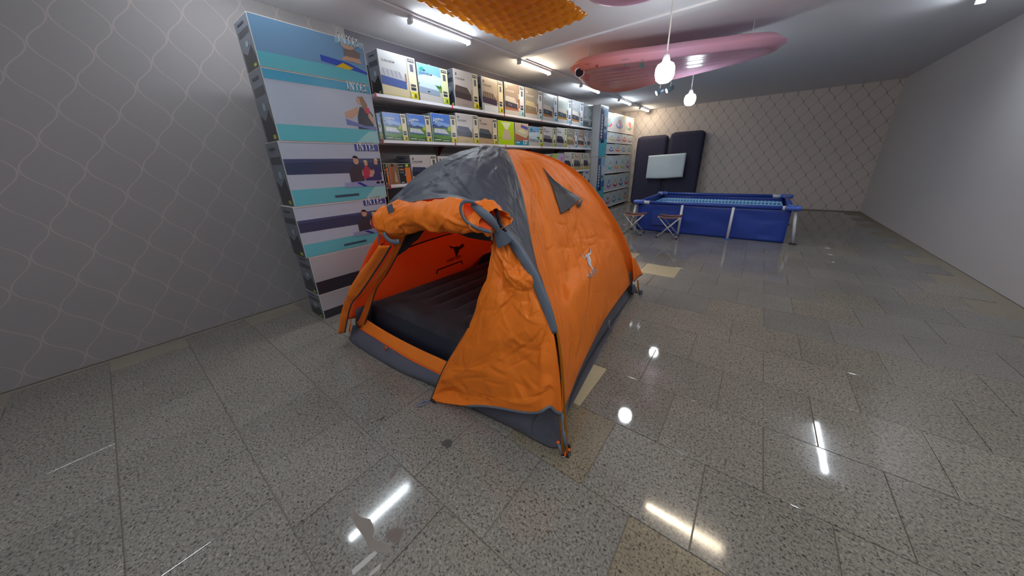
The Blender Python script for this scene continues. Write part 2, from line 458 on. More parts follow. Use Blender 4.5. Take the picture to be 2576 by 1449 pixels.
for j in range(j0, j1):
    off = 0 if j % 2 == 0 else TY/2
    i0 = int(math.floor((X0-XB)/TY))-1; i1 = int(math.ceil((X1-XB)/TY))+1
    for i in range(i0, i1):
        cx_ = XB+off+(i+.5)*TY; cy_ = YB+(j+.5)*TY
        if cx_-TY/2 < X0-.05 or cx_+TY/2 > X1+.05 or cy_+TY/2 > Y1+.05 or cy_-TY/2 < Y0-.05: continue
        cells.append((math.hypot(cx_+1.0, cy_-1.5), cx_, cy_, i, j))
cells.sort()
cream = {}
def kind_at(cx_, cy_, i, j):
    for (px, py, k) in ((-.87, 1.74, 'c'), (-.90, 4.56, 'c'), (-1.60, 5.04, 'c'),
                        (-.62, 1.25, 'b'), (.05, .80, 'b'), (-1.75, 7.3, 'c'), (-1.2, 7.3, 'b'), (-2.4, 7.0, 'b')):
        if abs(cx_-px) < TY/2 and abs(cy_-py) < TY/2: return k
    if cy_ > 3.6: return 'd' if (i*7+j*3) % 5 else 'g'
    return 'g'
for q, (d, cx_, cy_, i, j) in enumerate(cells):
    if q >= 290: break
    o = bpy.data.objects.new('tile', TM[kind_at(cx_, cy_, i, j)]); COL.objects.link(o); o.parent = floor
    o.location = (cx_, cy_, random.uniform(-.0006, .0))
rest = MB()
KM = ['g', 'b', 'c', 'd']
for d, cx_, cy_, i, j in cells[290:]:
    w_ = TY/2-.002; rest.box((cx_-w_, cy_-w_, -.0055), (cx_+w_, cy_+w_, 0), KM.index(kind_at(cx_, cy_, i, j)))
o = rest.build('tile_field', [T_GREY, T_BROWN, T_CREAM, T_DARK], floor); o['kind'] = 'stuff'
# stains and worn marks on the tiles
def stain(pix, col, rough=.6):
    pts = [onz(u, v, .0006) for u, v in pix]
    o = mesh('stain', pts, [tuple(range(len(pts)))], mat('stain', col, rough), floor); return o
stain([(1112, 1113), (1120, 1106), (1133, 1106), (1140, 1111), (1134, 1123), (1124, 1130), (1119, 1124), (1110, 1120)], (70, 66, 62))
stain([(955, 1056), (962, 1049), (971, 1044), (966, 1052), (957, 1060)], (48, 48, 46))
stain([(1126, 1222), (1132, 1219), (1150, 1203), (1156, 1198), (1158, 1203), (1140, 1220), (1130, 1226)], (104, 98, 92))
stain([(984, 1193), (1001, 1170), (1004, 1166), (1000, 1182), (985, 1206), (979, 1200)], (108, 98, 90))
stain([(884, 1272), (905, 1300), (932, 1306), (942, 1330), (938, 1352), (950, 1362), (985, 1372), (980, 1392), (955, 1388), (930, 1384), (915, 1350), (896, 1325), (884, 1300)], (122, 112, 104))
stain([(975, 1334), (1000, 1326), (1018, 1332), (1012, 1345), (1000, 1368), (984, 1362), (968, 1352)], (104, 92, 84))
stain([(884, 1434), (930, 1395), (944, 1386), (950, 1392), (920, 1420), (888, 1448)], (168, 164, 158))
stain([(925, 1448), (950, 1422), (960, 1418), (955, 1430), (934, 1449)], (160, 156, 150))

# ================================================================== CEILING LIGHTS
def tube_light(x, ya, yb, warm, label, along='y'):
    c = WARM if warm else COOL
    mid = (x, (ya+yb)/2, HC-.02) if along == 'y' else ((ya+yb)/2, x, HC-.02)
    t = thing('tube_light', mid, label, 'light', 'tube lights on the ceiling')
    def P(a, s, z): return (x+s, a, z) if along == 'y' else (a, x+s, z)
    hb = HC-.02 if along == 'y' else HC
    MB().box(P(ya, -.035, hb-.025), P(yb, .035, hb), bev=.004).build('housing', WHITEPNT, t)
    m = mat('tube_glow_warm' if warm else 'tube_glow_cool', (255, 255, 255), .5, emit=c, es=58)
    d = MB(); n = 10
    pr = [(-.026, hb-.026)]+[(.028*math.cos(a), hb-.03-.030*math.sin(a)) for a in [math.pi-math.pi*k/n for k in range(n+1)]]+[(.026, hb-.026)]
    vs = [P(ya+.02, s, z) for s, z in pr]+[P(yb-.02, s, z) for s, z in pr]; L = len(pr)
    fs = [(k, k+1, L+k+1, L+k) for k in range(L-1)]+[tuple(range(L))[::-1], tuple(range(L, 2*L))]
    d.add(vs, fs).build('diffuser', m, t)
    for a, b in ((ya-.012, ya+.022), (yb-.022, yb+.012)):
        MB().box(P(a, -.037, hb-.068), P(b, .037, hb-.02), bev=.006).build('end_cap', WHITEPNT, t)
    return t
LY = [(.65, 1.58, 0, 'cool white tube light nearest the camera, above the poster box stack'),
      (2.63, 3.56, 0, 'cool white tube light, biggest in view, above the first shelf bay'),
      (4.68, 5.62, 1, 'warm yellow tube light just beyond the ceiling beam'),
      (6.93, 7.87, 0, 'cool white tube light half behind the pink float'),
      (9.25, 10.18, 0, 'cool white tube light above the trolling motor boxes'),
      (11.15, 12.05, 1, 'warm yellow tube light nearest the wallpapered end wall')]
for ya, yb, wm, lb in LY:
    tube_light(-3.39, ya, yb, wm, lb)
tube_light(3.4, -.44, .48, 1, 'warm yellow tube light across the middle of the ceiling', along='x')
for x, y in ((-1.2, -.7), (-.2, -.9), (1.2, -1.0), (1.6, 1.2), (1.6, 6.0)):  # fill tubes added to brighten the room and the tent front
    tube_light(x, y-.6, y+.6, 0, {(-1.2): 'added cool fill tube behind the camera, left', -.2: 'added cool fill tube straight behind the camera', 1.2: 'added cool fill tube behind the camera, right', 1.6: 'added cool fill tube right of the camera' if y < 3 else 'added cool fill tube above the right end of the pool'}[x])
# hanging bulbs
def bulb(x, y, z, r, lab):
    t = thing('hanging_lamp', (x, y, z-r), lab, 'lamp', 'hanging bulbs')
    n = 14; prof = [(0.001, z-r*.95), (r*.5, z-r*.9), (r*.85, z-r*.6), (r, z-r*.1), (r*.98, z+r*.45), (r*.8, z+r*.85), (r*.45, z+r*1.05)]
    vs = []; fs = []
    for a, zz in prof:
        for k in range(n): an = 2*math.pi*k/n; vs.append((x+a*math.cos(an), y+a*math.sin(an), zz))
    for i in range(len(prof)-1):
        for k in range(n): fs.append((i*n+k, i*n+(k+1) % n, (i+1)*n+(k+1) % n, (i+1)*n+k))
    mesh('bulb', vs, fs, mat('bulb_glow', (255, 255, 255), .5, emit=COOL, es=32), t, smooth=True)
    MB().tube([(x, y, z+r*1.0), (x, y, z+r*1.7)], [r*.45, r*.28], 12).build('socket', WHITEPNT, t)
    MB().tube([(x, y, z+r*1.6), (x, y, HC)], .008, 6).build('cord', WHITEPNT, t)
bulb(-1.03, 4.14, 2.385, .10, 'bright white bulb hanging in front of the pink float at the right edge')
bulb(-1.12, 6.24, 2.385, .085, 'white bulb hanging above the folding stools, off to the right')

# ================================================================== SHELF WALL
XF = -3.80      # front edge of the shelf boards
BAYS = [2.32, 3.53, 4.77, 6.0, 7.25, 8.52]
SH = {1: 2.355, 2: 1.842, 3: 1.30, 4: .78, 5: .26}
unit = thing('shelf_unit', (XF-.2, (BAYS[0]+BAYS[-1])/2, 0), 'long white shelf unit stacked with air bed boxes along the left wall', 'shelf')
DARKB = mat('shelf_back', (66, 60, 70), .6)
MAROON = mat('maroon_bracket', (96, 34, 44), .5)
REDCL = mat('red_clip', (200, 24, 44), .4)
for b0, b1 in zip(BAYS, BAYS[1:]):
    for s, z in SH.items():
        MB().box((XF-.42, b0+.002, z-.035), (XF, b1-.002, z), bev=.003).build('shelf_board', SHELFW, unit)
        br = MB(); y = b1-.012
        br.add([(XF-.42, y, z-.036), (XF-.26, y, z-.036), (XF-.42, y, z-.19), (XF-.42, y+.006, z-.036), (XF-.26, y+.006, z-.036), (XF-.42, y+.006, z-.19)],
               [(0, 1, 2), (5, 4, 3), (0, 3, 4, 1), (1, 4, 5, 2), (2, 5, 3, 0)])
        br.build('bracket', MAROON, unit)
        MB().box((XF+.0005, b0-.008, z-.045), (XF+.006, b0+.008, z+.004)).build('price_clip', REDCL, unit)
for y in BAYS:
    MB().box((XF-.445, y-.02, 0), (XF-.42, y+.02, 2.95), bev=.003).build('upright', mat('upright', (150, 150, 160), .4), unit)
for s, (za, zb) in enumerate(((.24, .76), (1.86, 2.30), (2.36, 3.09))):  # topmost panel runs to the ceiling, dark in place of shade above the boxes
    MB().box((XF-.449, BAYS[0], za), (XF-.446, BAYS[-1], zb)).build('back_panel', DARKB, unit)

GREYSIDE = mat('carton_side', (112, 120, 132), .5)
CART = mat('carton_white', (196, 190, 184), .4)
KR = mat('carton_kraft', (150, 108, 74), .7)
def strip_right(kind):
    tg = {'lime': (178, 200, 40), 'yellow': (214, 200, 34), 'blue': (150, 200, 220)}[kind]
    bg = {'lime': (222, 224, 176), 'yellow': (226, 216, 184), 'blue': (206, 210, 224)}[kind]
    P = [(bg, R(.76, 0, 1, 1)), LAY, ((52, 54, 70), R(.78, .88, .97, .965)), ((90, 92, 108), R(.83, .66, .93, .84)),
         ((82, 80, 84), R(.80, .30, .95, .36)), ((52, 54, 70), R(.80, .21, .95, .28)), (tg, R(.76, 0, 1, .17)), LAY,
         ((225, 225, 228), ('S', .80, .905, .155, .8)), ((90, 96, 70), [(.87, .03), (.95, .03), (.94, .11), (.91, .14), (.88, .11)]), ((236, 236, 210), R(.80, .05, .83, .13))]
    return P
def tree_line(y, c, n=18, x1=.76, a=.05):
    pts = [(0, y-.06)]
    for k in range(n+1): pts.append((x1*k/n, y+(a if k % 2 else 0)*(.6+.4*((k*7) % 5)/5)))
    pts.append((x1, y-.06)); return (c, pts)
def bed_pic(top, side, ribs=None, y0=.30, h=.16, x0=.06, x1=.66):
    P = [(side, [(x0-.06, y0), (x1+.02, y0-.04), (x1+.02, y0+h*.75), (x0-.06, y0+h)]),
         (top, [(x0-.06, y0+h), (x1+.02, y0+h*.75), (x1-.14, y0+h*1.75), (x0-.02, y0+h*1.9)])]
    if ribs:
        P.append(LAY)
        for k in range(5):
            a = x0+.02+k*.11
            P.append((ribs, [(a, y0+h*1.02), (a+.03, y0+h*1.0), (a+.0, y0+h*1.75), (a-.03, y0+h*1.77)]))
    return P
ART = {}
ART['beam_white_blue'] = [((196, 196, 196), R(0, .34, .76, 1)), ((206, 192, 156), R(0, 0, .76, .34)), ((196, 180, 110), R(.0, .0, .76, .03)), LAY, ((160, 96, 60), R(.66, .36, .70, .58)), LAY]+bed_pic((176, 176, 184), (70, 92, 150), (150, 150, 160), .24, .20)+[LAY, ((96, 100, 104), ('T', 'DURA-BEAM', .06, .76, .34, .01))]+strip_right('yellow')
ART['beam_sky'] = [((120, 172, 228), R(0, .5, .76, 1)), ((196, 216, 236), [(0, .42), (.76, .42), (.76, .72), (.4, .78), (0, .66)]), ((190, 186, 180), R(0, 0, .76, .3)), ((120, 156, 80), R(0, .3, .76, .44)), LAY, tree_line(.47, (66, 112, 56)), LAY]+bed_pic((190, 210, 228), (140, 156, 176), None, .22, .16)+[LAY, ((40, 150, 130), ell(.14, .86, .07, .05)), ((60, 60, 60), [(.16, .86), (.26, .84), (.2, .8)]), ((96, 110, 120), ('T', 'DURA-BEAM', .06, .72, .4, .01)), ((60, 62, 66), ell(.3, .27, .04, .02))]+strip_right('lime')
def beam(dark, wall=(196, 184, 178), floor_=(190, 164, 120), ribs=None, tag_='yellow', topc=None):
    return [(wall, R(0, .3, .76, 1)), (floor_, R(0, 0, .76, .3)), LAY, ((176, 140, 90), R(.68, .3, .73, .52)), ((150, 140, 136), [(.0, .3), (.76, .24), (.76, .3), (0, .34)]), LAY]+bed_pic(topc or tuple(int(c*1.4+8) for c in dark), dark, ribs, .24, .18)+[LAY, ((84, 82, 84), R(.06, .84, .11, .91)), ((96, 92, 92), ('T', 'DURA-BEAM', .06, .74, .36, .01)), ((150, 140, 120), R(.3, .06, .5, .075))]+strip_right(tag_)
ART['beam_brown'] = beam((62, 54, 56), (196, 184, 178), (160, 144, 136), None, 'yellow', (86, 76, 70))
ART['beam_ribbed'] = beam((66, 58, 78), (198, 180, 160), (196, 196, 196), (170, 150, 124), 'yellow', (120, 104, 92))
ART['beam_navy'] = beam((36, 36, 58), (200, 194, 190), (196, 170, 122), (52, 54, 84), 'yellow')
ART['beam_slate'] = beam((60, 64, 68), (200, 180, 166), (190, 158, 116), (86, 92, 94), 'yellow')
ART['beam_lime'] = beam((44, 46, 58), (208, 206, 212), (168, 164, 170), None, 'lime')
ART['beam_lime_ribbed'] = beam((48, 50, 62), (208, 206, 212), (168, 164, 170), (150, 150, 150), 'lime', (110, 108, 112))
def plush(wall, side, wood, tag_='blue', topc=(196, 188, 182)):
    return [(wall, R(0, .42, .76, 1)), ((196, 190, 190), R(0, 0, .76, .2)), (wood, R(0, .14, .7, .26)), LAY, ((150, 96, 70), R(.68, .25, .76, .55)), ((206, 206, 206), R(.70, .55, .76, .72)), LAY]+bed_pic(topc, side, None, .24, .18, .06, .62)+[LAY, ((200, 196, 190), R(.06, .82, .11, .90)), ((206, 200, 196), ('T', 'DURA-BEAM', .06, .72, .4, .01)), ((170, 172, 182), ell(.2, .33, .015, .03)), ((170, 172, 182), ell(.3, .31, .015, .03))]+strip_right(tag_)
ART['plush_taupe'] = plush((148, 130, 120), (72, 66, 78), (170, 112, 84))
ART['plush_olive'] = plush((142, 134, 124), (128, 112, 84), (150, 116, 76), topc=(190, 176, 140))
ART['plush_grey'] = plush((150, 154, 160), (60, 64, 76), (170, 116, 70))
ART['plush_pale'] = plush((170, 176, 170), (70, 76, 84), (170, 130, 60))
ART['photo_grey'] = [((130, 138, 144), R(0, 0, 1, 1)), LAY, ((164, 172, 178), [(.1, .5), (.5, .35), (.9, .6), (.7, .8), (.3, .85)]), ((86, 90, 98), R(0, 0, 1, .22)), LAY, ((180, 186, 190), [(.0, .3), (.5, .42), (.95, .3), (.6, .26)]), ((210, 214, 216), ('T', '24', .6, .08, .2, .02))]
CAMP = [((74, 122, 208), R(0, .5, .76, 1)), ((130, 170, 226), [(0, .5), (.76, .5), (.76, .66), (.3, .74), (0, .62)]), ((96, 142, 60), R(0, 0, .76, .5)), LAY,
        ((60, 78, 128), [(0, .5), (0, .6), (.1, .64), (.25, .56), (.42, .6), (.6, .55), (.76, .58), (.76, .5)]), ((60, 104, 48), [(0, 0), (.76, 0), (.76, .16), (.4, .1), (0, .18)]), LAY,
        ((170, 190, 60), [(.62, .44), (.76, .42), (.76, .56), (.7, .6), (.64, .54)]), ((66, 110, 150), [(.04, .26), (.68, .24), (.66, .30), (.05, .33)]), ((214, 214, 220), [(.05, .33), (.67, .29), (.5, .46), (.08, .48)]), LAY,
        ((170, 172, 184), [(.2, .32), (.22, .32), (.19, .47), (.17, .47)]), ((170, 172, 184), [(.36, .31), (.38, .31), (.33, .46), (.31, .46)]), ((170, 172, 184), [(.52, .305), (.54, .305), (.43, .455), (.41, .455)]),
        ((232, 238, 244), ('T', 'CAMPING', .05, .76, .42, .02)), ((232, 238, 244), ('T', 'MAT', .05, .68, .22, .02)), ((220, 226, 210), R(.04, .06, .3, .09)), ((220, 226, 210), R(.36, .04, .66, .06))]+strip_right('yellow')+[((36, 110, 160), [(.82, .26), (.92, .3), (.9, .22)])]
ART['camping'] = CAMP
ART['lime_pump'] = [((178, 212, 20), R(0, 0, 1, 1)), LAY, ((200, 184, 160), [(.24, .22), (.78, .22), (.72, .56), (.62, .66), (.4, .66), (.3, .56)]), ((226, 236, 190), [(.44, .66), (.58, .66), (.8, .95), (.2, .95)]), LAY, ((60, 74, 20), ('T', 'Q PUMP', .04, .26, .16, .0)), ((226, 200, 30), R(.93, .4, 1, .62))]
ART['bright_bed'] = [((198, 180, 168), R(0, .3, 1, 1)), ((168, 104, 84), R(0, .18, 1, .55)), ((44, 140, 170), R(0, 0, 1, .2)), LAY, ((196, 188, 160), [(.02, .52), (.8, .34), (1, .5), (1, .62), (.5, .8), (.06, .72)]), ((90, 90, 170), [(.42, .82), (.96, .72), (.96, .86), (.42, .94)]), LAY, ((216, 210, 188), [(.14, .66), (.5, .74), (.92, .6), (.6, .52)]), ((230, 236, 240), ('T', '137', .58, .04, .34, .03)), ((210, 226, 230), R(.05, .1, .3, .14))]
ART['colour_pump'] = [((150, 200, 190), R(0, 0, 1, 1)), LAY, ((190, 170, 210), [(.3, .3), (1, .5), (1, 1), (.5, 1)]), ((160, 200, 90), [(0, .7), (.4, .8), (.5, 1), (0, 1)]), LAY, ((36, 32, 60), [(.2, 0), (1, 0), (1, .35), (.7, .5), (.4, .45)]), ((220, 120, 170), ell(.8, .7, .1, .12))]
ART['black_orange'] = [((40, 36, 38), R(0, 0, 1, 1)), LAY, ((236, 120, 30), R(.55, 0, .98, .8)), ((170, 204, 60), R(.62, .84, .86, .97)), ((214, 214, 214), ('S', .06, .84, .34, .8)), ((220, 140, 80), R(.08, .68, .44, .74)), ((90, 90, 94), R(.08, .52, .44, .62)), LAY, ((150, 150, 160), [(.4, .4), (.6, .56), (.6, .4)]), ((230, 230, 230), ell(.16, .06, .05, .03)), ((230, 230, 230), ell(.3, .06, .05, .03))]
ART['kraft'] = [((150, 104, 66), R(0, 0, 1, 1)), LAY, ((190, 100, 60), R(0, 0, .22, .9)), ((30, 28, 30), R(.3, .86, .6, 1)), LAY, ((190, 160, 130), [(.5, .1), (.9, .1), (.85, .4), (.7, .7), (.6, .4)])]
ART['black_camp'] = [((34, 32, 38), R(0, 0, 1, 1)), LAY, ((70, 76, 100), [(.5, .55), (.6, .6), (.66, .8), (.56, .78)]), ((200, 200, 200), R(.88, .82, .96, .93))]
ART['poster_blue'] = [((150, 190, 214), R(0, 0, 1, 1)), LAY, ((90, 130, 180), [(0, 0), (.5, 0), (.6, .6), (.3, .8), (0, .5)]), ((220, 180, 170), ell(.7, .5, .2, .2))]
ART['black_appliance'] = [((198, 198, 206), R(0, 0, 1, 1)), LAY, ((40, 40, 46), [(.35, 0), (1, 0), (1, .4), (.8, .5), (.66, .36)]), ((60, 60, 66), R(.2, .3, .3, .75)), ((70, 80, 160), R(.4, .86, .7, .95)), ((40, 40, 46), R(.88, .1, .97, .5))]

def carton(name, xf, ya, yb, z0, z1, depth, artname, label, group, cat='box', body=None, side=True):
    z0 += .001
    if z1-z0 < .05: z1 = z0+.05
    o = MB().box((xf-depth, ya, z0), (xf, yb, z1), bev=.004).build(name, body or CART, None, (xf-depth/2, (ya+yb)/2, z0))
    tag(o, label, cat, group)
    mg = .004
    art('front_print', o, (xf, ya+mg, z0+mg), (0, yb-ya-2*mg, 0), (0, 0, z1-z0-2*mg), ART[artname])
    if side:
        dk = [((116, 122, 134), R(0, 0, 1, 1)), LAY, ((66, 70, 78), R(.1, .66, .9, .78)), ((48, 50, 56), [(.1, 0), (.9, 0), (.95, .2), (.8, .45), (.4, .3), (.1, .4)]), LAY, ((170, 190, 60), R(.66, .03, .86, .09)), ((150, 170, 180), ell(.55, .5, .12, .06)), ((60, 64, 72), R(.2, .88, .7, .92))]
        if artname in ('camping',): dk = [((140, 180, 196), R(0, 0, 1, 1)), LAY, ((30, 110, 130), [(.2, .6), (.8, .7), (.7, .5)]), ((150, 120, 100), [(.2, .1), (.8, .1), (.7, .4), (.3, .35)])]
        if artname in ('black_orange', 'kraft', 'black_camp'): dk = [((40, 34, 36), R(0, 0, 1, 1))]
        art('side_print', o, (xf-depth+mg, ya, z0+mg), (depth-2*mg, 0, 0), (0, 0, z1-z0-2*mg), dk)
    return o
def row(s, items, depth=.2, xf=XF-.01, base=None):
    zb = SH[s] if base is None else base
    for it in items:
        name, ul, ur, vt, artname, lab, grp = it[:7]
        dz = it[7] if len(it) > 7 else depth
        # the front's lower edge in the photograph is on the shelf line
        A = find_y(ul, zb, xf); Bq = find_y(ur, zb, xf)
        top = onx(ul, vt, xf).z
        lim = {2: 2.315, 3: 1.80, 4: 1.262}
        if s in lim: top = min(top, lim[s])
        Bq = min(Bq, 8.53)
        carton(name, xf, A, Bq-.004, zb, top, dz, artname, lab, grp)
def find_y(u, z, xf):
    """y on the line (xf, z) seen in picture column u"""
    lo, hi = 300.0, 0.0
    best = None; v0, v1 = -200.0, 900.0
    # z decreases with v along a column on plane xf
    for _ in range(50):
        vm = (v0+v1)/2
        if onx(u, vm, xf).z > z: v0 = vm
        else: v1 = vm
    return onx(u, vm, xf).y
def CAMz(A, u, v, xf, zb, top): return top
G1 = 'boxes on the top shelf'; G2 = 'boxes on the second shelf'; G3 = 'boxes on the third shelf'; G4 = 'boxes on the fourth shelf'
N = 'air_bed_box'
row(1, [(N, 965, 1055, 126, 'beam_white_blue', 'largest air bed box, white and blue bed, left end of the top shelf', G1, .24),
        (N, 1058, 1132, 158, 'beam_sky', 'air bed box with blue sky and tree line print on the top shelf', G1, .2),
        (N, 1147, 1206, 173, 'beam_brown', 'air bed box with dark brown bed, third from left on the top shelf', G1, .22),
        (N, 1215, 1267, 192, 'beam_ribbed', 'air bed box with striped bed top, fourth from the left on the top shelf', G1, .22),
        (N, 1271, 1319, 205, 'plush_taupe', 'taupe air bed box with grey bed, fifth from the left on the top shelf', G1),
        (N, 1322, 1364, 219, 'plush_olive', 'air bed box with tan bed, sixth from left on the top shelf', G1),
        (N, 1366, 1401, 232, 'plush_grey', 'cool grey air bed box, seventh from the left on the top shelf', G1),
        (N, 1403, 1436, 241, 'plush_pale', 'pale green grey air bed box, third from the right on the top shelf', G1),
        (N, 1438, 1465, 250, 'plush_grey', 'air bed box, second from the right on the top shelf', G1),
        ('air_bed_box', 1466, 1489, 257, 'photo_grey', 'dark grey photo print box at the right end of the top shelf', G1)])
row(2, [('camping_mat_box', 957, 966, 286, 'camping', 'thin teal sided box at the left end of the second shelf', G2, .14),
        ('camping_mat_box', 971, 1029, 282, 'camping', 'camping mat box with plain flat mat, leftmost of the three blue ones', G2, .16),
        ('camping_mat_box', 1031, 1088, 286, 'camping', 'camping mat box, middle of the three blue ones on the second shelf', G2, .16),
        ('camping_mat_box', 1091, 1151, 284, 'camping', 'camping mat box, rightmost of the three blue ones on the second shelf', G2, .2),
        (N, 1152, 1206, 284, 'beam_navy', 'air bed box with navy bed beside the blue camping mat boxes', G2, .2),
        (N, 1207, 1252, 294, 'beam_slate', 'air bed box with slate bed left of the lime green box', G2),
        ('pump_box', 1254, 1295, 302, 'lime_pump', 'lime green box on the second shelf above the tent top', G2, .12),
        ('child_bed_box', 1297, 1330, 308, 'bright_bed', 'box with cream bed and teal lower band right of the lime green box', G2),
        (N, 1331, 1365, 317, 'beam_sky', 'small air bed box with sky print on the second shelf', G2),
        (N, 1367, 1398, 318, 'beam_lime_ribbed', 'white air bed box with ribbed dark bed and lime tag on the second shelf', G2),
        (N, 1400, 1425, 320, 'beam_lime', 'white air bed box with plain black bed and lime tag on the second shelf', G2),
        (N, 1426, 1451, 322, 'plush_olive', 'olive air bed box, third from the right on the second shelf', G2),
        (N, 1453, 1475, 325, 'plush_taupe', 'taupe air bed box, second from the right on the second shelf', G2),
        (N, 1476, 1495, 328, 'plush_grey', 'grey air bed box at the right end of the second shelf', G2)])
row(3, [('black_box', 972, 983, 411, 'black_orange', 'narrow black box at the left end of the third shelf', G3, .12),
        ('kraft_box', 984, 1006, 411, 'kraft', 'brown kraft box standing left of the black and orange one', G3, .14),
        ('pump_box', 1007, 1038, 411, 'black_orange', 'black and orange box on the third shelf beside the kraft box', G3, .12),
        (N, 1040, 1104, 390, 'beam_navy', 'air bed box with navy bed beside the black and orange box', G3, .32),
        (N, 1107, 1163, 393, 'beam_navy', 'air bed box on the third shelf half hidden by the tent top', G3),
        (N, 1166, 1212, 394, 'beam_slate', 'air bed box on the third shelf whose top corner shows over the tent', G3),
        (N, 1362, 1388, 388, 'beam_lime', 'white air bed box emerging from behind the tent, third shelf', G3),
        ('pump_box', 1390, 1418, 386, 'colour_pump', 'multicoloured box on the third shelf, left of three white ones', G3),
        (N, 1419, 1442, 383, 'beam_navy', 'white air bed box, leftmost of the last three on the third shelf', G3),
        (N, 1443, 1466, 384, 'beam_slate', 'white air bed box, middle of the last three on the third shelf', G3),
        (N, 1467, 1489, 385, 'beam_navy', 'white air bed box, rightmost on the third shelf', G3)])
row(4, [('black_box', 988, 1048, 470, 'black_camp', 'large black box on the fourth shelf beside the poster stack', G4, .3),
        ('picture_box', 1052, 1090, 472, 'poster_blue', 'blue picture box just left of the tent on the fourth shelf', G4, .2),
        ('appliance_box', 1440, 1463, 431, 'black_camp', 'dark box on the fourth shelf behind the tent', G4),
        ('appliance_box', 1465, 1489, 430, 'black_appliance', 'white box with black appliance picture on the fourth shelf', G4)])
# clear acetate sleeve with papers in front of the fourth box of the top shelf
a_ = find_y(1219, 2.36, XF-.005); b_ = find_y(1254, 2.36, XF-.005)
o = MB().box((XF-.0045, a_, 2.357), (XF-.0015, b_, 2.357+.085), bev=.0008).build('card_sleeve', mat('clear_plastic', (206, 212, 216), .08), None, (XF-.003, (a_+b_)/2, 2.357))
tag(o, 'shiny clear plastic bag leaning on the foot of the striped bed box', 'bag')

# big poster boxes stacked at the left end of the shelf ----------------------
XS = -3.42
PEOPLE = [((120, 132, 160), [(0, .42), (.2, .5), (.45, .46), (.7, .52), (1, .48), (1, .7), (0, .72)]), LAY,
          ((96, 110, 66), [(.36, .46), (.62, .5), (.9, .44), (.9, .40), (.36, .38)]), LAY]
def person(x, y, s, top, hair, flip=1):
    return [((206, 160, 136), ell(x, y+.20*s, .035*s, .05*s)), (hair, ell(x-.005*flip, y+.225*s, .04*s, .045*s, 8, 0, math.pi)),
            (top, [(x-.08*s, y-.12*s), (x+.07*s, y-.12*s), (x+.06*s, y+.1*s), (x+.02*s, y+.15*s), (x-.03*s, y+.15*s), (x-.08*s, y+.06*s)]),
            ((206, 160, 136), [(x+.06*s*flip, y+.08*s), (x+.16*s*flip, y-.04*s), (x+.14*s*flip, y-.08*s), (x+.05*s*flip, y+.0*s)])]
ART['poster_family'] = [((188, 196, 214), R(0, .26, 1, 1)), ((104, 190, 204), R(0, 0, 1, .26)), ((160, 214, 216), [(.6, 0), (1, 0), (1, .26), (.84, .24)]), LAY,
    ((74, 84, 122), R(0, .62, 1, .74)), ((60, 70, 100), [(0, .5), (1, .48), (1, .70), (.7, .66), (.4, .70), (0, .68)]), ((98, 112, 62), [(.55, .42), (.75, .56), (.9, .5), (1, .44)]), ((70, 86, 160), R(.58, .87, .99, .995)), LAY]+\
    person(.56, .44, 1.3, (64, 66, 76), (40, 30, 30))+person(.72, .47, .9, (190, 60, 90), (230, 200, 150))+person(.9, .47, 1.0, (60, 56, 110), (220, 190, 140), -1)+[LAY,
    ((150, 160, 200), [(.4, .24), (1, .22), (1, .31), (.8, .34), (.4, .32)]), ((56, 60, 110), [(.66, .34), (.95, .33), (.97, .38), (.8, .41), (.68, .38)]), LAY,
    ((30, 34, 50), ell(.88, .29, .035, .025)), ((30, 34, 50), ell(.96, .29, .03, .025)), ((40, 60, 150), [(.5, .31), (.56, .32), (.68, .24), (.62, .23)]), ((236, 238, 244), ('S', .62, .89, .34, .85)), ((60, 90, 110), R(.3, .08, .5, .12))]
ART['poster_woman'] = [((190, 202, 220), R(0, .22, 1, 1)), ((104, 196, 208), R(0, 0, 1, .24)), ((160, 218, 220), [(.6, 0), (1, 0), (1, .22), (.84, .2)]), ((80, 170, 206), R(.0, .86, 1, 1)), LAY]+\
    [((206, 166, 140), [(.5, .5), (.62, .56), (.72, .62), (.74, .52), (.6, .40), (.5, .42)]), ((60, 62, 72), [(.68, .24), (.95, .24), (.97, .5), (.9, .62), (.76, .62), (.7, .45)]), ((206, 166, 140), ell(.78, .72, .06, .07)), ((150, 120, 96), [(.74, .78), (.84, .80), (.9, .66), (.86, .52), (.8, .62), (.78, .76)]), ((120, 130, 190), [(.5, .3), (.7, .28), (1, .22), (1, .3), (.8, .3), (.5, .4)]), LAY, ((206, 166, 140), [(.9, .58), (.99, .4), (.95, .34), (.88, .46)]), ((220, 60, 90), R(.85, .52, .92, .62)), ((240, 244, 248), ('S', .62, .885, .36, .75))]
ART['poster_child'] = [((120, 160, 196), R(0, .2, 1, 1)), ((104, 190, 204), R(0, 0, 1, .3)), LAY, ((60, 90, 190), [(.4, .5), (.7, .45), (1, .3), (1, .24), (.7, .3), (.4, .36)]), ((226, 186, 40), [(.5, .3), (.62, .42), (.78, .34), (.7, .28)]), LAY,
    ((206, 166, 140), [(.6, .5), (.8, .5), (.92, .48), (.9, .62), (.8, .66), (.7, .62)]), ((130, 122, 118), [(.66, .6), (.9, .6), (.93, .74), (.8, .82), (.66, .74)]), ((206, 170, 146), ell(.74, .84, .1, .07)), ((150, 190, 214), R(.56, .86, 1, .995)), LAY, ((232, 240, 246), ('S', .62, .885, .36, .75))]
ART['poster_dark'] = [((188, 182, 186), R(0, .3, 1, 1)), ((60, 56, 64), R(0, 0, 1, .34)), LAY, ((90, 84, 92), R(.56, .3, .74, .9)), ((200, 160, 140), ell(.86, .4, .07, .1)), LAY, ((196, 196, 200), ell(.64, .2, .03, .05, 8)), ((196, 196, 200), ell(.72, .13, .03, .05, 8))]
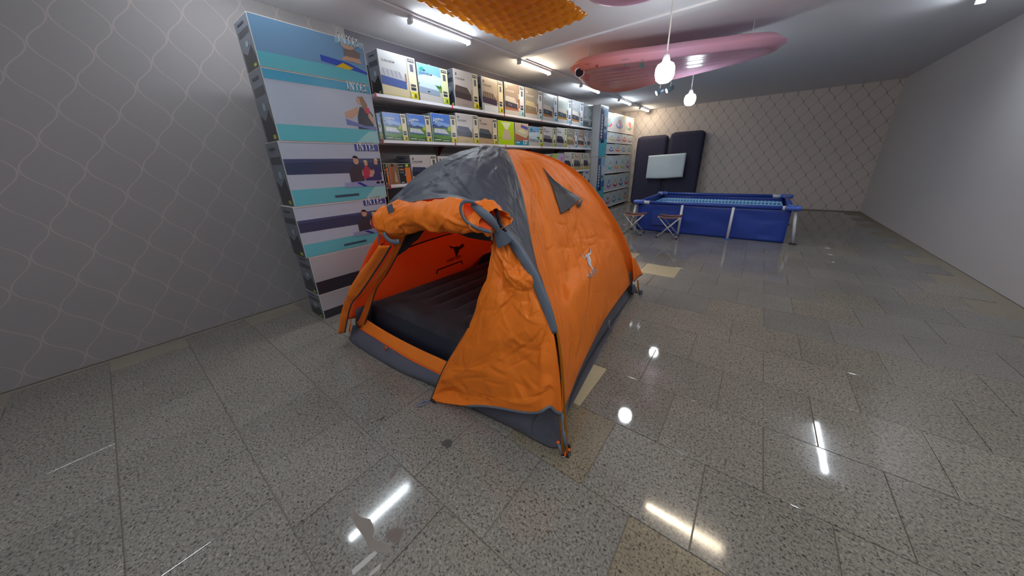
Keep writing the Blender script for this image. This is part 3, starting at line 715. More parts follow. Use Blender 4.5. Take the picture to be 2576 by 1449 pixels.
def squeeze(P):
    g = lambda u: .66*u/.5 if u < .5 else .66+.34*(u-.5)/.5
    out = []
    for c, p in P:
        if isinstance(p, list): p = [(g(u), v) for u, v in p]
        elif isinstance(p, tuple) and p[0] == 'S': p = ('S', .735, p[2]-.01, .215, 1.35)
        out.append((c, p))
    return out+[LAY, ((214, 212, 210), R(.992, 0, 1, 1)), ((214, 212, 210), R(0, .99, 1, 1))]
for k_ in ('poster_family', 'poster_woman', 'poster_child', 'poster_dark'): ART[k_] = squeeze(ART[k_])
zs = [0.0, .28, .69, 1.19, 1.765, 2.33, 2.70]
yr = 2.02
stack = [('poster_dark', 'lowest boat box of the poster stack, mostly behind the tent', 0, 1.0), ('poster_dark', 'boat box with dark print, second from the floor', 1, 1.0),
         ('poster_family', 'boat box with purple toned family print, behind the rolled tent door', 2, 1.0),
         ('poster_family', 'boat box with family paddling print and mountains, at the middle of the stack', 3, 1.0),
         ('poster_woman', 'boat box with a woman in a black vest, second from top', 4, 1.0),
         ('poster_child', 'top boat box of the left stack, child on a blue float', 5, 1.0)]
for an, lb, k, _s in stack:
    wd = .95; dy = (0, .0, -.02, -.0, .02, .02)[k]
    if zs[k+1]-zs[k] < .05: continue
    carton('boat_box', XS, yr-wd+dy, yr+dy, zs[k], zs[k+1], .34, an, lb, 'boat boxes in the poster stack')

# trolling motor boxes -------------------------------------------------------
def motor_art():
    return [((150, 190, 226), R(0, .4, 1, 1)), ((196, 214, 236), R(0, .62, 1, .8)), ((96, 196, 220), R(0, 0, 1, .42)), ((70, 120, 180), [(0, .3), (1, .36), (1, .5), (0, .46)]), ((40, 70, 130), R(.04, .35, .42, .98)), LAY,
            ((226, 232, 240), ell(.24, .39, .1, .026)), ((226, 232, 240), ell(.24, .45, .1, .026)), ((226, 232, 240), ell(.24, .51, .1, .026)), ((226, 232, 240), R(.16, .55, .33, .83)), ((26, 34, 56), R(.42, .32, .50, .80)), ((26, 34, 56), [(.2, .27), (.62, .29), (.6, .33), (.24, .33)]), ((40, 50, 70), ell(.66, .58, .1, .03)), LAY,
            ((46, 66, 120), ell(.24, .60, .05, .015)), ((46, 66, 120), ell(.24, .66, .05, .015)), ((46, 66, 120), ell(.24, .72, .05, .015)), ((46, 66, 120), R(.22, .76, .27, .81)), ((40, 60, 140), R(.16, .86, .34, .97))]
ART['motor'] = motor_art()
YM = find_y(1503, 1.6, -3.62)+.03
YM = max(YM, 8.535)
YM2 = YM+.56
MSIDE = mat('carton_grey', (150, 152, 156), .5)
for z0, z1, lb in ((1.62, 2.90, 'tall light blue trolling motor box, upper of the two'), (.34, 1.615, 'tall light blue trolling motor box, lower of the two')):
    o = MB().box((-4.02, YM, z0), (-3.62, YM2, z1), bev=.005).build('trolling_motor_box', MSIDE, None, (-3.8, YM+.2, z0))
    tag(o, lb, 'box', 'trolling motor boxes')
    art('front_print', o, (-3.62, YM+.008, z0+.008), (0, YM2-YM-.016, 0), (0, 0, z1-z0-.016), ART['motor'])
o = MB().box((-4.02, YM, 0), (-3.62, YM2, .337), bev=.005).build('plinth_box', MSIDE, None, (-3.8, YM+.2, 0)); tag(o, 'plain grey box on the floor under the trolling motor boxes', 'box')

# far shelves with children's pool boxes -------------------------------------
far = thing('shelf_unit', (-4.0, 10.6, 0), 'white shelf unit full of pastel baby pool boxes in the far corner', 'shelf')
FS = [(1, 2.36), (2, 2.06), (3, 1.74), (4, 1.13), (5, .57), (6, .05)]
FA, FB = YM2+.02, 12.05
def fz(u, v): return onx(u, v, -3.8)
fsz = [2.365, 2.05, 1.735, 1.155, .60, .10]
midy = (FA+FB)/2
for z in fsz:
    for a, b in ((FA, midy-.002), (midy+.002, FB)):
        MB().box((-4.2, a, z-.03), (-3.8, b, z), bev=.003).build('shelf_board', SHELFW, far)
for y in (FA+.02, midy, FB-.02):
    MB().box((-4.24, y-.02, 0), (-4.205, y+.02, 2.95), bev=.003).build('upright', WHITEPNT, far)
for y in (FA+.1, midy, FB-.1):
    MB().box((-4.2, y-.02, 0), (-3.86, y+.02, .07), bev=.003).build('foot', WHITEPNT, far)
pal = [(220, 90, 110), (90, 150, 210), (90, 190, 190), (230, 170, 80), (180, 200, 90), (170, 120, 190), (210, 60, 60), (60, 110, 180)]
NB = [3, 5, 5, 5, 5, 5]; HB = [.50, .27, .28, .53, .50, .44]
tops = ['top', 'second', 'third', 'fourth', 'fifth', 'lowest']
order = ['leftmost', 'second from the left', 'middle', 'fourth from the left', 'rightmost']
order3 = ['left', 'middle', 'right']
for r_, (z, nb, hb) in enumerate(zip(fsz, NB, HB)):
    for k in range(nb):
        a = FA+.01+(FB-FA-.02)*k/nb; b = a+(FB-FA-.02)/nb-.012
        c1 = pal[(r_*3+k) % 8]; c2 = pal[(r_*5+k*3+2) % 8]; bgc = (206, 214, 226) if r_ > 2 else (222, 208, 204)
        P = [(bgc, R(0, 0, 1, 1)), ((196, 216, 230), R(0, .55, 1, 1)), LAY,
             (c1, ell(.5, .36, .34, .2)), LAY, ((212, 226, 236), ell(.5, .42, .26, .13)), LAY, (c2, ell(.44, .56, .07, .16, 8)), ((214, 170, 150), ell(.60, .58, .06, .13, 8)), ((226, 190, 90), R(.8, .86, .97, .97)), ((236, 236, 240), R(.08, .06, .5, .12))]
        if r_ in (0,): P += [LAY, (c2, ell(.56, .42, .1, .26, 10)), ((216, 176, 160), ell(.5, .5, .05, .18, 8))]
        ART['_tmp'] = P
        od = (order3 if nb == 3 else order)[k]
        bt = z+hb-random.random()*.03
        o = MB().box((-4.15, a, z+.001), (-3.81, b, bt), bev=.004).build('pool_box', CART, None, (-3.98, (a+b)/2, z))
        tag(o, 'baby pool box, %s on the %s shelf of the corner unit' % (od, tops[r_]), 'box', 'baby pool boxes')
        art('front_print', o, (-3.81, a+.004, z+.004), (0, b-a-.008, 0), (0, 0, bt-z-.008), P)

# ================================================================== FAR END: mats, paper, pool, stools
NAVY = mat('navy_flock', (44, 44, 68), .85)
def air_mat(xa, xb, ztop, yb_, lab):
    """upright air mattress leaning on the end wall"""
    nu, nv = 28, 40; vs = []; fs = []
    W = xb-xa; rr = .16
    def side(front):
        for j in range(nv+1):
            z = ztop*j/nv
            for i in range(nu+1):
                u = i/nu; x = xa+W*u
                # rounded outline
                dz = min(z, ztop-z); dx = min(x-xa, xb-x)
                inset = 0
                if dz < rr and dx < rr:
                    cxr, czr = rr-dx, rr-dz; q = math.hypot(cxr, czr)
                    if q > rr: s_ = rr/q; nx = rr-cxr*s_; nz = rr-czr*s_; x += (nx-dx)*(1 if x < (xa+xb)/2 else -1); zz = z+(nz-dz)*(1 if z < ztop/2 else -1)
                    else: zz = z
                else: zz = z
                e = min(1, min(dx, dz)/.09); th = .10*math.sqrt(max(0, 1-(1-e)**2))
                th += -.012*max(0, 1-abs(((u*5) % 1)-.5)*0-abs(((u*5+.5) % 1)-.5)/.08) if e >= 1 else 0
                lean = (ztop-zz)*.09
                vs.append((x, yb_-.1-lean-(th if front else -th), zz))
    side(True); side(False); n1 = (nu+1)*(nv+1)
    for j in range(nv):
        for i in range(nu):
            a = j*(nu+1)+i; q = (a, a+1, a+nu+2, a+nu+1); fs.append(q); fs.append(tuple(n1+k for k in q[::-1]))
    o = mesh('air_mattress', vs, fs, NAVY, None, ((xa+xb)/2, yb_-.3, 0), smooth=True)
    tag(o, lab, 'mattress', 'upright navy air mattresses'); return o
air_mat(-3.66, -2.64, 2.27, Y1-.02, 'navy air mattress standing upright on the end wall beside the pool box shelves')
air_mat(-2.60, -1.58, 2.32, Y1-.02, 'navy air mattress standing upright, second from the far corner')
pa = ony(1629, 392, 11.78); pb = ony(1622, 449, 11.72)
ps, pf = coons([(pa.x+.02, 11.84, pa.z), (pb.x+.02, 11.76, pb.z)], [(-2.0, 11.84, pa.z+.04), (-2.0, 11.76, pb.z+.04)],
               [(pa.x+.02, 11.84, pa.z), (-2.0, 11.84, pa.z+.04)], [(pb.x+.02, 11.76, pb.z), (-2.6, 11.74, pb.z+.0), (-2.0, 11.76, pb.z+.04)], 20, 14, .012, 2)
o = mesh('paper_sheet', ps, pf, mat('pale_paper', (190, 206, 216), .6), None, (-2.6, 11.78, .9), smooth=True)
md = o.modifiers.new('t', 'SOLIDIFY'); md.thickness = .002; tag(o, 'large blank pale blue sheet taped across the navy mattresses', 'sheet')

# pool
BLUE = mat('pool_blue', (34, 62, 150), .35); BLUE2 = mat('pool_blue_light', (60, 90, 180), .3); PIN = mat('pool_liner', (120, 176, 214), .3)
PX0, PX1, PYA, PYB, PZ = -2.02, .55, 7.2, 9.3, .62
pool = thing('frame_pool', ((PX0+PX1)/2, (PYA+PYB)/2, 0), 'blue rectangular frame pool behind the two folding stools', 'pool')
def wallgrid(a, b, name, m, inset=0):
    L = [(a[0], a[1], PZ-.03), (a[0], a[1], .3), (a[0]+(.02), a[1], .0)]
    vs, fs = coons([(a[0], a[1], PZ-.02), (a[0], a[1]-.0, .3), (a[0], a[1], .005)], [(b[0], b[1], PZ-.02), (b[0], b[1], .3), (b[0], b[1], .005)],
                   [(a[0], a[1], PZ-.02), (b[0], b[1], PZ-.02)], [(a[0], a[1], .005), (b[0], b[1], .005)], 30, 14, .02, 2.2)
    return sheet(name, vs, fs, m, pool, .004)
c4 = [(PX0, PYA), (PX1, PYA), (PX1, PYB), (PX0, PYB)]
for k in range(4): wallgrid(c4[k], c4[(k+1) % 4], 'pool_wall', BLUE)
MB().box((PX0+.02, PYA+.02, .004), (PX1-.02, PYB-.02, .01)).build('pool_floor', PIN, pool)
lm = bpy.data.materials.new('liner_tiles'); lm.use_nodes = True; n_, l_ = nodes(lm)
bt = n_.new('ShaderNodeTexBrick'); bt.offset = 0; bt.inputs['Color1'].default_value = lin((60, 130, 196)); bt.inputs['Color2'].default_value = lin((80, 150, 210)); bt.inputs['Mortar'].default_value = lin((176, 214, 232))
bt.inputs['Scale'].default_value = 1; bt.inputs['Brick Width'].default_value = .07; bt.inputs['Row Height'].default_value = .07; bt.inputs['Mortar Size'].default_value = .012
g_ = n_.new('ShaderNodeNewGeometry'); sx_ = n_.new('ShaderNodeSeparateXYZ'); cb_ = n_.new('ShaderNodeCombineXYZ'); l_.new(g_.outputs['Position'], sx_.inputs[0])
ad_ = n_.new('ShaderNodeMath'); l_.new(sx_.outputs[0], ad_.inputs[0]); l_.new(sx_.outputs[1], ad_.inputs[1]); l_.new(ad_.outputs[0], cb_.inputs[0]); l_.new(sx_.outputs[2], cb_.inputs[1])
l_.new(cb_.outputs[0], bt.inputs['Vector']); l_.new(bt.outputs['Color'], n_['Principled BSDF'].inputs['Base Color']); n_['Principled BSDF'].inputs['Roughness'].default_value = .3
ins = MB(); q_ = .06
for (a, b) in (((PX0+q_+.12, PYB-q_), (PX1-q_, PYB-q_)), ((PX0+q_, PYA+q_), (PX0+q_, PYB-q_-.12)), ((PX1-q_, PYA+q_), (PX1-q_, PYB-q_)), ((PX0+q_, PYB-q_-.12), (PX0+q_+.12, PYB-q_))):
    ins.add([(a[0], a[1], .02), (b[0], b[1], .02), (b[0], b[1], PZ-.1), (a[0], a[1], PZ-.1)], [(0, 1, 2, 3)])
ins.build('liner', lm, pool)
WTUBE = mat('pool_tube', (196, 200, 210), .3)
for k in range(4):
    a, b = Vector(c4[k]+(PZ,)), Vector(c4[(k+1) % 4]+(PZ,)); d = (b-a).normalized()
    MB().tube([a+d*.06, b-d*.06], .035, 12).build('top_rail', BLUE, pool, smooth=True)
    for s_ in (a+d*.1, b-d*.1): MB().tube([s_-d*.03, s_+d*.13], .038, 12).build('rail_sleeve', WTUBE, pool, smooth=True)
for k, (x, y) in enumerate(c4):
    MB().box((x-.10, y-.10, PZ-.03), (x+.12, y+.10, PZ+.045), bev=.03).build('corner_cap', BLUE2, pool, smooth=True)
    sx = -1 if x == PX0 else 1
    MB().tube([(x+sx*.05, y, PZ-.03), (x+sx*.13, y, .02)], .024, 10).build('leg', WTUBE, pool, smooth=True)
    MB().box((x+sx*.13-.05, y-.04, 0), (x+sx*.13+.05, y+.04, .02), bev=.004).build('leg_foot', BLACKPL, pool)
for x in (-1.14, -.28):
    MB().tube([(x, PYA-.045, PZ-.02), (x, PYA-.13, .02)], .024, 10).build('leg', WTUBE, pool, smooth=True)
    MB().box((x-.05, PYA-.17, 0), (x+.05, PYA-.09, .02), bev=.004).build('leg_foot', BLUE2, pool)
art('label_print', pool, (-1.72, PYA-.026, .15), (.5, 0, 0), (0, 0, .34), [((44, 76, 166), R(0, 0, 1, 1)), LAY]+[((60, 94, 182), R(.04, .1+.12*k, .96, .14+.12*k)) for k in range(7)])

# stools
def stool(loc, rz, lab, first=None):
    if first is None:
        t = thing('folding_stool', (0, 0, 0), lab, 'stool', 'folding stools by the pool')
        al = mat('aluminium', (196, 198, 204), .3, metal=.6)
        W, D, H = .19, .17, .42
        for sy in (-1, 1):
            for sx in (-1, 1):
                p = [(sx*W*.93, sy*D+(0.012 if sx > 0 else -.012), .012), (-sx*W, sy*D+(0.012 if sx > 0 else -.012), H)]
                MB().tube(p, .0105, 8).build('leg', al, t, smooth=True)
                q = p[0]; MB().tube([(q[0]+sx*.004, q[1], 0), (q[0]-sx*.005, q[1], .03)], .014, 8).build('foot', BLACKPL, t)
        for sx in (-1, 1):
            MB().tube([(sx*W, -D-.02, H), (sx*W, D+.02, H)], .011, 8).build('seat_rail', al, t, smooth=True)
            MB().tube([(sx*W*.9, -D, .035), (sx*W*.9, D, .035)], .009, 8).build('foot_rail', al, t, smooth=True)
        vs, fs = coons([(-W-.012, -D, H+.012), (-W-.012, D, H+.012)], [(W+.012, -D, H+.012), (W+.012, D, H+.012)],
                       [(-W-.012, -D, H+.012), (-W*.4, -D, H-.012), (W*.4, -D, H-.012), (W+.012, -D, H+.012)], [(-W-.012, D, H+.012), (-W*.4, D, H-.012), (W*.4, D, H-.012), (W+.012, D, H+.012)], 14, 8)
        sheet('seat', vs, fs, mat('stool_seat', (48, 36, 52), .8), t, .006)
        for sy in (-1, 1):
            MB().tube([(-W-.012, sy*D, H+.014), (-W*.4, sy*D, H-.010), (W*.4, sy*D, H-.010), (W+.012, sy*D, H+.014)], .005, 6).build('piping', mat('stool_piping', (230, 130, 60), .7), t)
    else:
        t = first.copy(); COL.objects.link(t); t['label'] = lab
        for ch in list(first.children):
            c = ch.copy(); COL.objects.link(c); c.parent = t
    t.location = loc; t.rotation_euler = (0, 0, rz); return t
s1 = stool((-1.955, 6.80, 0), math.radians(4), 'folding camp stool with dark seat, left one, before the pool corner')
stool((-1.27, 6.78, 0), math.radians(4), 'folding camp stool with dark seat at the right edge of the photo', s1)

# ================================================================== CEILING FLOATS
# clear orange lounger hung flat under the ceiling
om = bpy.data.materials.new('clear_orange_vinyl'); om.use_nodes = True; n_, l_ = nodes(om); b_n = n_['Principled BSDF']
b_n.inputs['Base Color'].default_value = lin((235, 176, 66)); b_n.inputs['Roughness'].default_value = .06; b_n.inputs['Coat Weight'].default_value = .6
tr_ = n_.new('ShaderNodeBsdfTranslucent'); tr_.inputs[0].default_value = lin((250, 192, 84)); tp_ = n_.new('ShaderNodeBsdfTransparent'); tp_.inputs[0].default_value = lin((250, 196, 80))
m1_ = n_.new('ShaderNodeMixShader'); m1_.inputs[0].default_value = .5; m2_ = n_.new('ShaderNodeMixShader'); m2_.inputs[0].default_value = .38
l_.new(b_n.outputs[0], m1_.inputs[1]); l_.new(tr_.outputs[0], m1_.inputs[2]); l_.new(m1_.outputs[0], m2_.inputs[1]); l_.new(tp_.outputs[0], m2_.inputs[2]); l_.new(m2_.outputs[0], n_['Material Output'].inputs['Surface'])
def lounger():
    xa, xb, ya, yb = -2.74, -1.72, 1.35, 3.60; nx, ny = 110, 220; zc = 2.93
    vs = []; fs = []
    for top in (0, 1):
        for j in range(ny+1):
            for i in range(nx+1):
                u = i/nx; v = j/ny
                wob = .012*math.sin(v*2*math.pi*17)*(1-abs(2*u-1))**0
                x = xa+(xb-xa)*u+(wob if u < .5 else -wob)*abs(2*u-1); y = ya+(yb-ya)*v+.012*math.sin(u*2*math.pi*9)*abs(2*v-1)**3
                e = min(u*(xb-xa), (1-u)*(xb-xa), v*(yb-ya), (1-v)*(yb-ya))
                edge = min(1, e/.05)
                cu = (u*9+.5*(int(v*17) % 2)) % 1; cv = (v*17) % 1
                cell = math.sqrt(max(0, math.sin(math.pi*cu)*math.sin(math.pi*cv)))
                th = (.012+.028*cell)*math.sqrt(edge)
                sag = -.02*math.sin(math.pi*u)+.012*noise.noise(Vector((x*3, y*3, 0)))
                vs.append((x, y, zc+sag+(th if top else -th)))
    n1 = (nx+1)*(ny+1)
    for j in range(ny):
        for i in range(nx):
            a = j*(nx+1)+i; q = (a, a+nx+1, a+nx+2, a+1); fs.append(q); fs.append(tuple(n1+k for k in q[::-1]))
    o = mesh('pool_lounger', vs, fs, om, None, (-2.23, 2.5, 2.9), smooth=True)
    tag(o, 'clear orange inflatable lounger with bubbled cells hanging flat under the ceiling', 'pool float')
    for x, y in ((xa+.1, ya+.1), (xb-.1, ya+.1), (xa+.1, yb-.1), (xb-.1, yb-.1)):
        MB().tube([(x, y, zc), (x, y, HC)], .003, 5).build('hanging_cord', WHITEPNT, o)
lounger()
# pink fish float
def pinkmat():
    m = bpy.data.materials.new('pink_vinyl'); m.use_nodes = True; n, l = nodes(m); b = n['Principled BSDF']
    g = n.new('ShaderNodeNewGeometry'); sp = n.new('ShaderNodeSeparateXYZ'); l.new(g.outputs['Position'], sp.inputs[0])
    mr = n.new('ShaderNodeMapRange'); mr.inputs[1].default_value = -2.6; mr.inputs[2].default_value = -1.2; l.new(sp.outputs[0], mr.inputs[0])
    cr = n.new('ShaderNodeValToRGB'); e = cr.color_ramp.elements; e[0].color = lin((226, 118, 84)); e[1].color = lin((196, 150, 176)); k = e.new(.35); k.color = lin((214, 128, 120))
    nz = n.new('ShaderNodeTexNoise'); nz.inputs['Scale'].default_value = 3.2; l.new(g.outputs['Position'], nz.inputs['Vector'])
    ad = n.new('ShaderNodeMath'); mu = n.new('ShaderNodeMath'); mu.operation = 'MULTIPLY_ADD'; mu.inputs[1].default_value = .5; mu.inputs[2].default_value = -.25
    l.new(nz.outputs[0], mu.inputs[0]); l.new(mr.outputs[0], ad.inputs[0]); l.new(mu.outputs[0], ad.inputs[1]); l.new(ad.outputs[0], cr.inputs[0]); l.new(cr.outputs[0], b.inputs['Base Color'])
    b.inputs['Roughness'].default_value = .25
    return m
PINK = pinkmat()
def float_fish():
    # outline in the float's own plane (x, y), z rises with y
    out = [(-2.58, 5.05), (-2.50, 4.72), (-2.28, 4.58), (-1.9, 4.62), (-1.3, 4.84), (-.6, 5.10), (-.1, 5.35), (-.05, 5.7), (-.5, 6.0), (-1.1, 6.22), (-1.75, 6.42), (-2.25, 6.62), (-2.62, 6.55), (-2.74, 6.15), (-2.72, 5.6)]
    out = resample([Vector((x, y, 0)) for x, y in out+[out[0]]], 64)[:-1]
    c = Vector((-1.5, 5.55, 0))
    def Z(p): return 2.80
    t = thing('fish_float', (-1.5, 5.55, 2.7), 'pink and orange inflatable float with a round black eye under the ceiling', 'pool float')
    # body: rings from centre out
    vs = []; fs = []; K = 16
    for top in (0, 1):
        for k in range(K+1):
            s_ = k/K
            for p in out:
                q = c+(p-c)*s_
                if s_ < .8:
                    rib = .018*abs(math.sin((q.y-.25*q.x)*math.pi/.22))
                    th = .045+rib
                else:
                    w_ = (s_-.8)/.2; th = (.05*math.sqrt(1-w_)+.05*math.sin(math.pi*w_)) if w_ < .999 else 0
                vs.append(Vector((q.x, q.y, Z(q)+(th if top else -th))))
    n = len(out); n1 = n*(K+1)
    for k in range(K):
        for i in range(n):
            a = k*n+i; b2 = k*n+(i+1) % n; q = (a, b2, b2+n, a+n); fs.append(q[::-1]); fs.append(tuple(n1+x for x in q))
    mesh('body', vs, fs, PINK, t, smooth=True)
    fb_ = BVHTree.FromPolygons([tuple(v) for v in vs], fs); d_ = ray(1458, 180).normalized(); ev = fb_.ray_cast(CAM, d_)[0]; ze = ev.z-.012
    en = (fb_.ray_cast(CAM, d_)[1]*.0-d_*.7+Vector((0, 0, -.3))).normalized()
    if en.dot(d_) > 0: en = -en
    ax = en.cross(Vector((0, 0, 1))).normalized(); ay = en.cross(ax)
    for r, c_, dz in ((.066, (226, 214, 214), .034), (.056, (30, 28, 40), .038)):
        ringv = [ev+(ax*math.cos(a)+ay*math.sin(a))*r for a in [2*math.pi*k/20 for k in range(20)]]
        MB().add([p+en*dz for p in ringv]+[p-en*.02 for p in ringv], [tuple(range(20))]+[(k, 20+k, 20+(k+1) % 20, (k+1) % 20) for k in range(20)]).build('eye', mat('eye', c_, .3), t)
    for pl, c_ in (([(1474, 162), (1484, 160), (1480, 205), (1470, 200)], (196, 74, 96)), ([(1562, 152), (1580, 148), (1604, 156), (1596, 166), (1570, 166)], (140, 146, 140)),
                   ([(1612, 150), (1620, 150), (1621, 170), (1611, 172)], (96, 160, 166)), ([(1540, 172), (1580, 168), (1586, 174), (1545, 180)], (184, 104, 130)), ([(1497, 165), (1506, 163), (1502, 172)], (180, 70, 80))):
        q = [fb_.ray_cast(CAM, ray(u, v).normalized()) for u, v in pl]
        if all(x[0] is not None for x in q): mesh('print', [x[0]-ray(*pl[k]).normalized()*.012 for k, x in enumerate(q)], [tuple(range(len(q)))], mat('float_print', c_, .35), t)
    for x, y in ((-2.3, 4.9), (-2.4, 6.3), (-.4, 5.6)):
        MB().tube([(x, y, 2.85), (x, y, HC)], .003, 5).build('hanging_cord', WHITEPNT, t)
float_fish()
# pale pink ring at the top edge
pc = onz(1600, -85, 2.95)
ring = MB(); Rr, rr = .34, .12; vs = []; fs = []
for k in range(36):
    for j in range(12):
        a = 2*math.pi*k/36; b = 2*math.pi*j/12
        vs.append((pc.x+(Rr+rr*math.cos(b))*math.cos(a), pc.y+(Rr+rr*math.cos(b))*math.sin(a), 2.95+rr*math.sin(b)))
for k in range(36):
    for j in range(12): fs.append((k*12+j, ((k+1) % 36)*12+j, ((k+1) % 36)*12+(j+1) % 12, k*12+(j+1) % 12))
o = ring.add(vs, fs).build('swim_ring', mat('pale_pink_vinyl', (206, 160, 190), .3), None, (pc.x, pc.y, 2.83), smooth=True)
tag(o, 'pale pink swim ring under the ceiling, just its edge in view at the top', 'pool float')
# small spotlights
def spot(px, py, z, lab):
    p = onz(px, py, z); t = thing('spotlight', (p.x, p.y, z), lab, 'light', 'ceiling spotlights')
    MB().tube([(p.x, p.y, HC), (p.x, p.y, z+.06)], .012, 8).build('stem', WHITEPNT, t)
    d = Vector((-.10, -.06, -.06)); q = Vector((p.x, p.y, z+.02))
    MB().tube([q-d*.5, q+d*.6], [.04, .055], 14).build('lamp_head', mat('spot_grey', (110, 130, 150), .3), t, smooth=True)
    e = q+d*.61; MB().tube([e, e+d*.03], [.048, .048], 14).build('lens', mat('spot_glow', (255, 255, 255), .4, emit=COOL, es=6), t)
spot(1660, 232, 2.88, 'small ceiling spotlight left of its twin, right of the row of tubes')
spot(1686, 226, 2.9, 'small ceiling spotlight at the right edge of the photo')

# ================================================================== TENT
C = Vector((-1.83, 2.26, 0)); FR = Vector((-.56, 1.12, 0)); BR = Vector((-.87, 3.52, 0)); FL = Vector((-2.8, 1.0, 0)); BL = Vector((-3.05, 3.36, 0))
ZT = [(0, 1.625), (.1, 1.62), (.2, 1.59), (.3, 1.545), (.4, 1.47), (.5, 1.36), (.6, 1.205), (.7, 1.01), (.8, .79), (.9, .50), (.96, .27), (1, .02)]
def ZD(s):
    if s >= 1: return .02-(s-1)*8
    for (a, za), (b, zb) in zip(ZT, ZT[1:]):
        if s <= b: return za+(zb-za)*(s-a)/(b-a)
def pole(corner, s, scale=1.0):
    p = C+(corner-C)*s; return Vector((p.x, p.y, ZD(s)*scale))
def on_dome(u, v, Rr):
    d = ray(u, v).normalized(); t = .5
    while t < 8:
        p = CAM+d*t; s = math.hypot(p.x-C.x, p.y-C.y)/Rr
        if p.z < ZD(s): return p
        t += .004
    return CAM+d*4
tent = thing('dome_tent', (-1.7, 2.2, 0), 'orange and grey dome tent with its front door rolled up', 'tent')
RF = (FR-C).length
seam_px = [(1290, 410), (1310, 470), (1325, 540), (1340, 620), (1357, 690), (1375, 740), (1390, 790), (1400, 835), (1408, 900), (1413, 970), (1414, 1036)]
apex = Vector((C.x+.02, C.y+.02, 1.625))
SEAM = [apex]+[on_dome(u, v, RF) for u, v in seam_px[:6]]+[ony(u, v, y) for (u, v), y in zip(seam_px[6:], (1.24, 1.21, 1.18, 1.165, 1.155))]
BRP = [apex]+[pole(BR, s) for s in (.1, .2, .3, .4, .5, .6, .7, .8, .87, .93, .965)]
def onvp(u, v, a, b, off):
    e = (b-a).normalized(); nn = Vector((-e.y, e.x, 0)); a = a+nn*off; d = ray(u, v); t = (nn.dot(a))/(nn.x*d.x+nn.y*d.y); return CAM+d*t
SB = [SEAM[-1]]+[onvp(u, v, FR, BR, .10) for u, v in ((1437, 985), (1452, 945), (1470, 905), (1497, 850), (1524, 800), (1553, 758), (1588, 712))]+[BRP[-1]]
vs, fs = coons(SEAM, BRP, [apex], SB, 300, 280, .022, 3.0, aniso=2.2, cell=.17, cr=70, vert=.45, bulge=lambda u, v: Vector((.05, .0, .02))*math.sin(math.pi*u)*math.sin(math.pi*v), edge=.05)
side_panel = sheet('fly_side_panel', vs, fs, ORANGE_SMOOTH, tent, .002)
SIDE_BVH = BVHTree.FromPolygons([tuple(v) for v in vs], fs)
def hit(u, v, bvh, lift=.006):
    d = ray(u, v).normalized(); loc, nn, i, dist = bvh.ray_cast(CAM, d)
    if loc is None: return None
    if nn.dot(d) > 0: nn = -nn
    return loc+nn*lift
# front grey panel from apex to the door arch
ARCH_PX = [(952, 622), (960, 585), (975, 548), (1000, 524), (1040, 508), (1090, 500), (1140, 500), (1180, 514), (1215, 536), (1250, 566), (1290, 608), (1325, 655), (1352, 702), (1375, 752), (1390, 795), (1400, 835)]
ARCH = [ony(u, v, 1.17 if k > 3 else 1.2) for k, (u, v) in enumerate(ARCH_PX)]
FLP = [apex]+[pole(FL, s) for s in (.08, .16, .25, .33, .41, .49, .57, .65, .71)]+[ARCH[0]]
SEAMF = SEAM[:9]; SEAMF[-1] = ARCH[-1]
vs, fs = coons(FLP, SEAMF, [apex], ARCH, 200, 160, .032, 4.0, cell=.17, cr=70, bulge=lambda u, v: Vector((0, .0, -.05))*math.sin(math.pi*u)*math.sin(math.pi*min(1, v*1.4)), edge=.06, seed=3)
sheet('fly_front_panel', vs, fs, GREYFAB, tent, .002)
FRONT_BVH = BVHTree.FromPolygons([tuple(v) for v in vs], fs)
# grey binding along the side seam
bd = [SEAM[k]+Vector((-.012, -.03, .0)) for k in range(0, len(SEAM)-2)]
pts = resample(bd, 50)
wid = [(.004 if i < 12 else min(.055, .004+.003*(i-12))) for i in range(50)]
v_ = []; f_ = []
for i, p in enumerate(pts):
    t_ = (pts[min(i+1, 49)]-pts[max(i-1, 0)]).normalized(); s_ = t_.cross((CAM-p).normalized()).normalized()
    s_ = Vector((-.75, -.65, 0)).normalized() if i > 6 else s_
    v_ += [p+Vector((.006, .0, 0)), p+s_*wid[i]]
for i in range(49): f_.append((2*i, 2*i+1, 2*i+3, 2*i+2))
sheet('seam_binding', v_, f_, GREYFAB2, tent, .003)
# back and left panels
def dome_panel(A, B, zb, name, m, s_end=.96, wr=.012, seed=1):
    La = [apex]+[pole(A, s) for s in (.12, .24, .36, .48, .6, .7, .8, .88, s_end)]; Lb = [apex]+[pole(B, s) for s in (.12, .24, .36, .48, .6, .7, .8, .88, s_end)]
    a, b = La[-1], Lb[-1]; mid = (a+b)/2; inn = (C-mid); inn.z = 0; inn.normalize()
    Bt = [a, a*.75+b*.25+inn*.05+Vector((0, 0, zb)), mid+inn*.07+Vector((0, 0, zb)), a*.25+b*.75+inn*.05+Vector((0, 0, zb)), b]
    v1, f1 = coons(La, Lb, [apex], Bt, 50, 50, wr, 3, seed=seed)
    return sheet(name, v1, f1, m, tent, .002), BVHTree.FromPolygons([tuple(v) for v in v1], f1)
dome_panel(BR, BL, .12, 'fly_back_panel', ORANGE, seed=5)
_, LEFT_BVH = dome_panel(BL, FL, -.12, 'fly_side_panel', INNER, s_end=.97, wr=.004, seed=8)
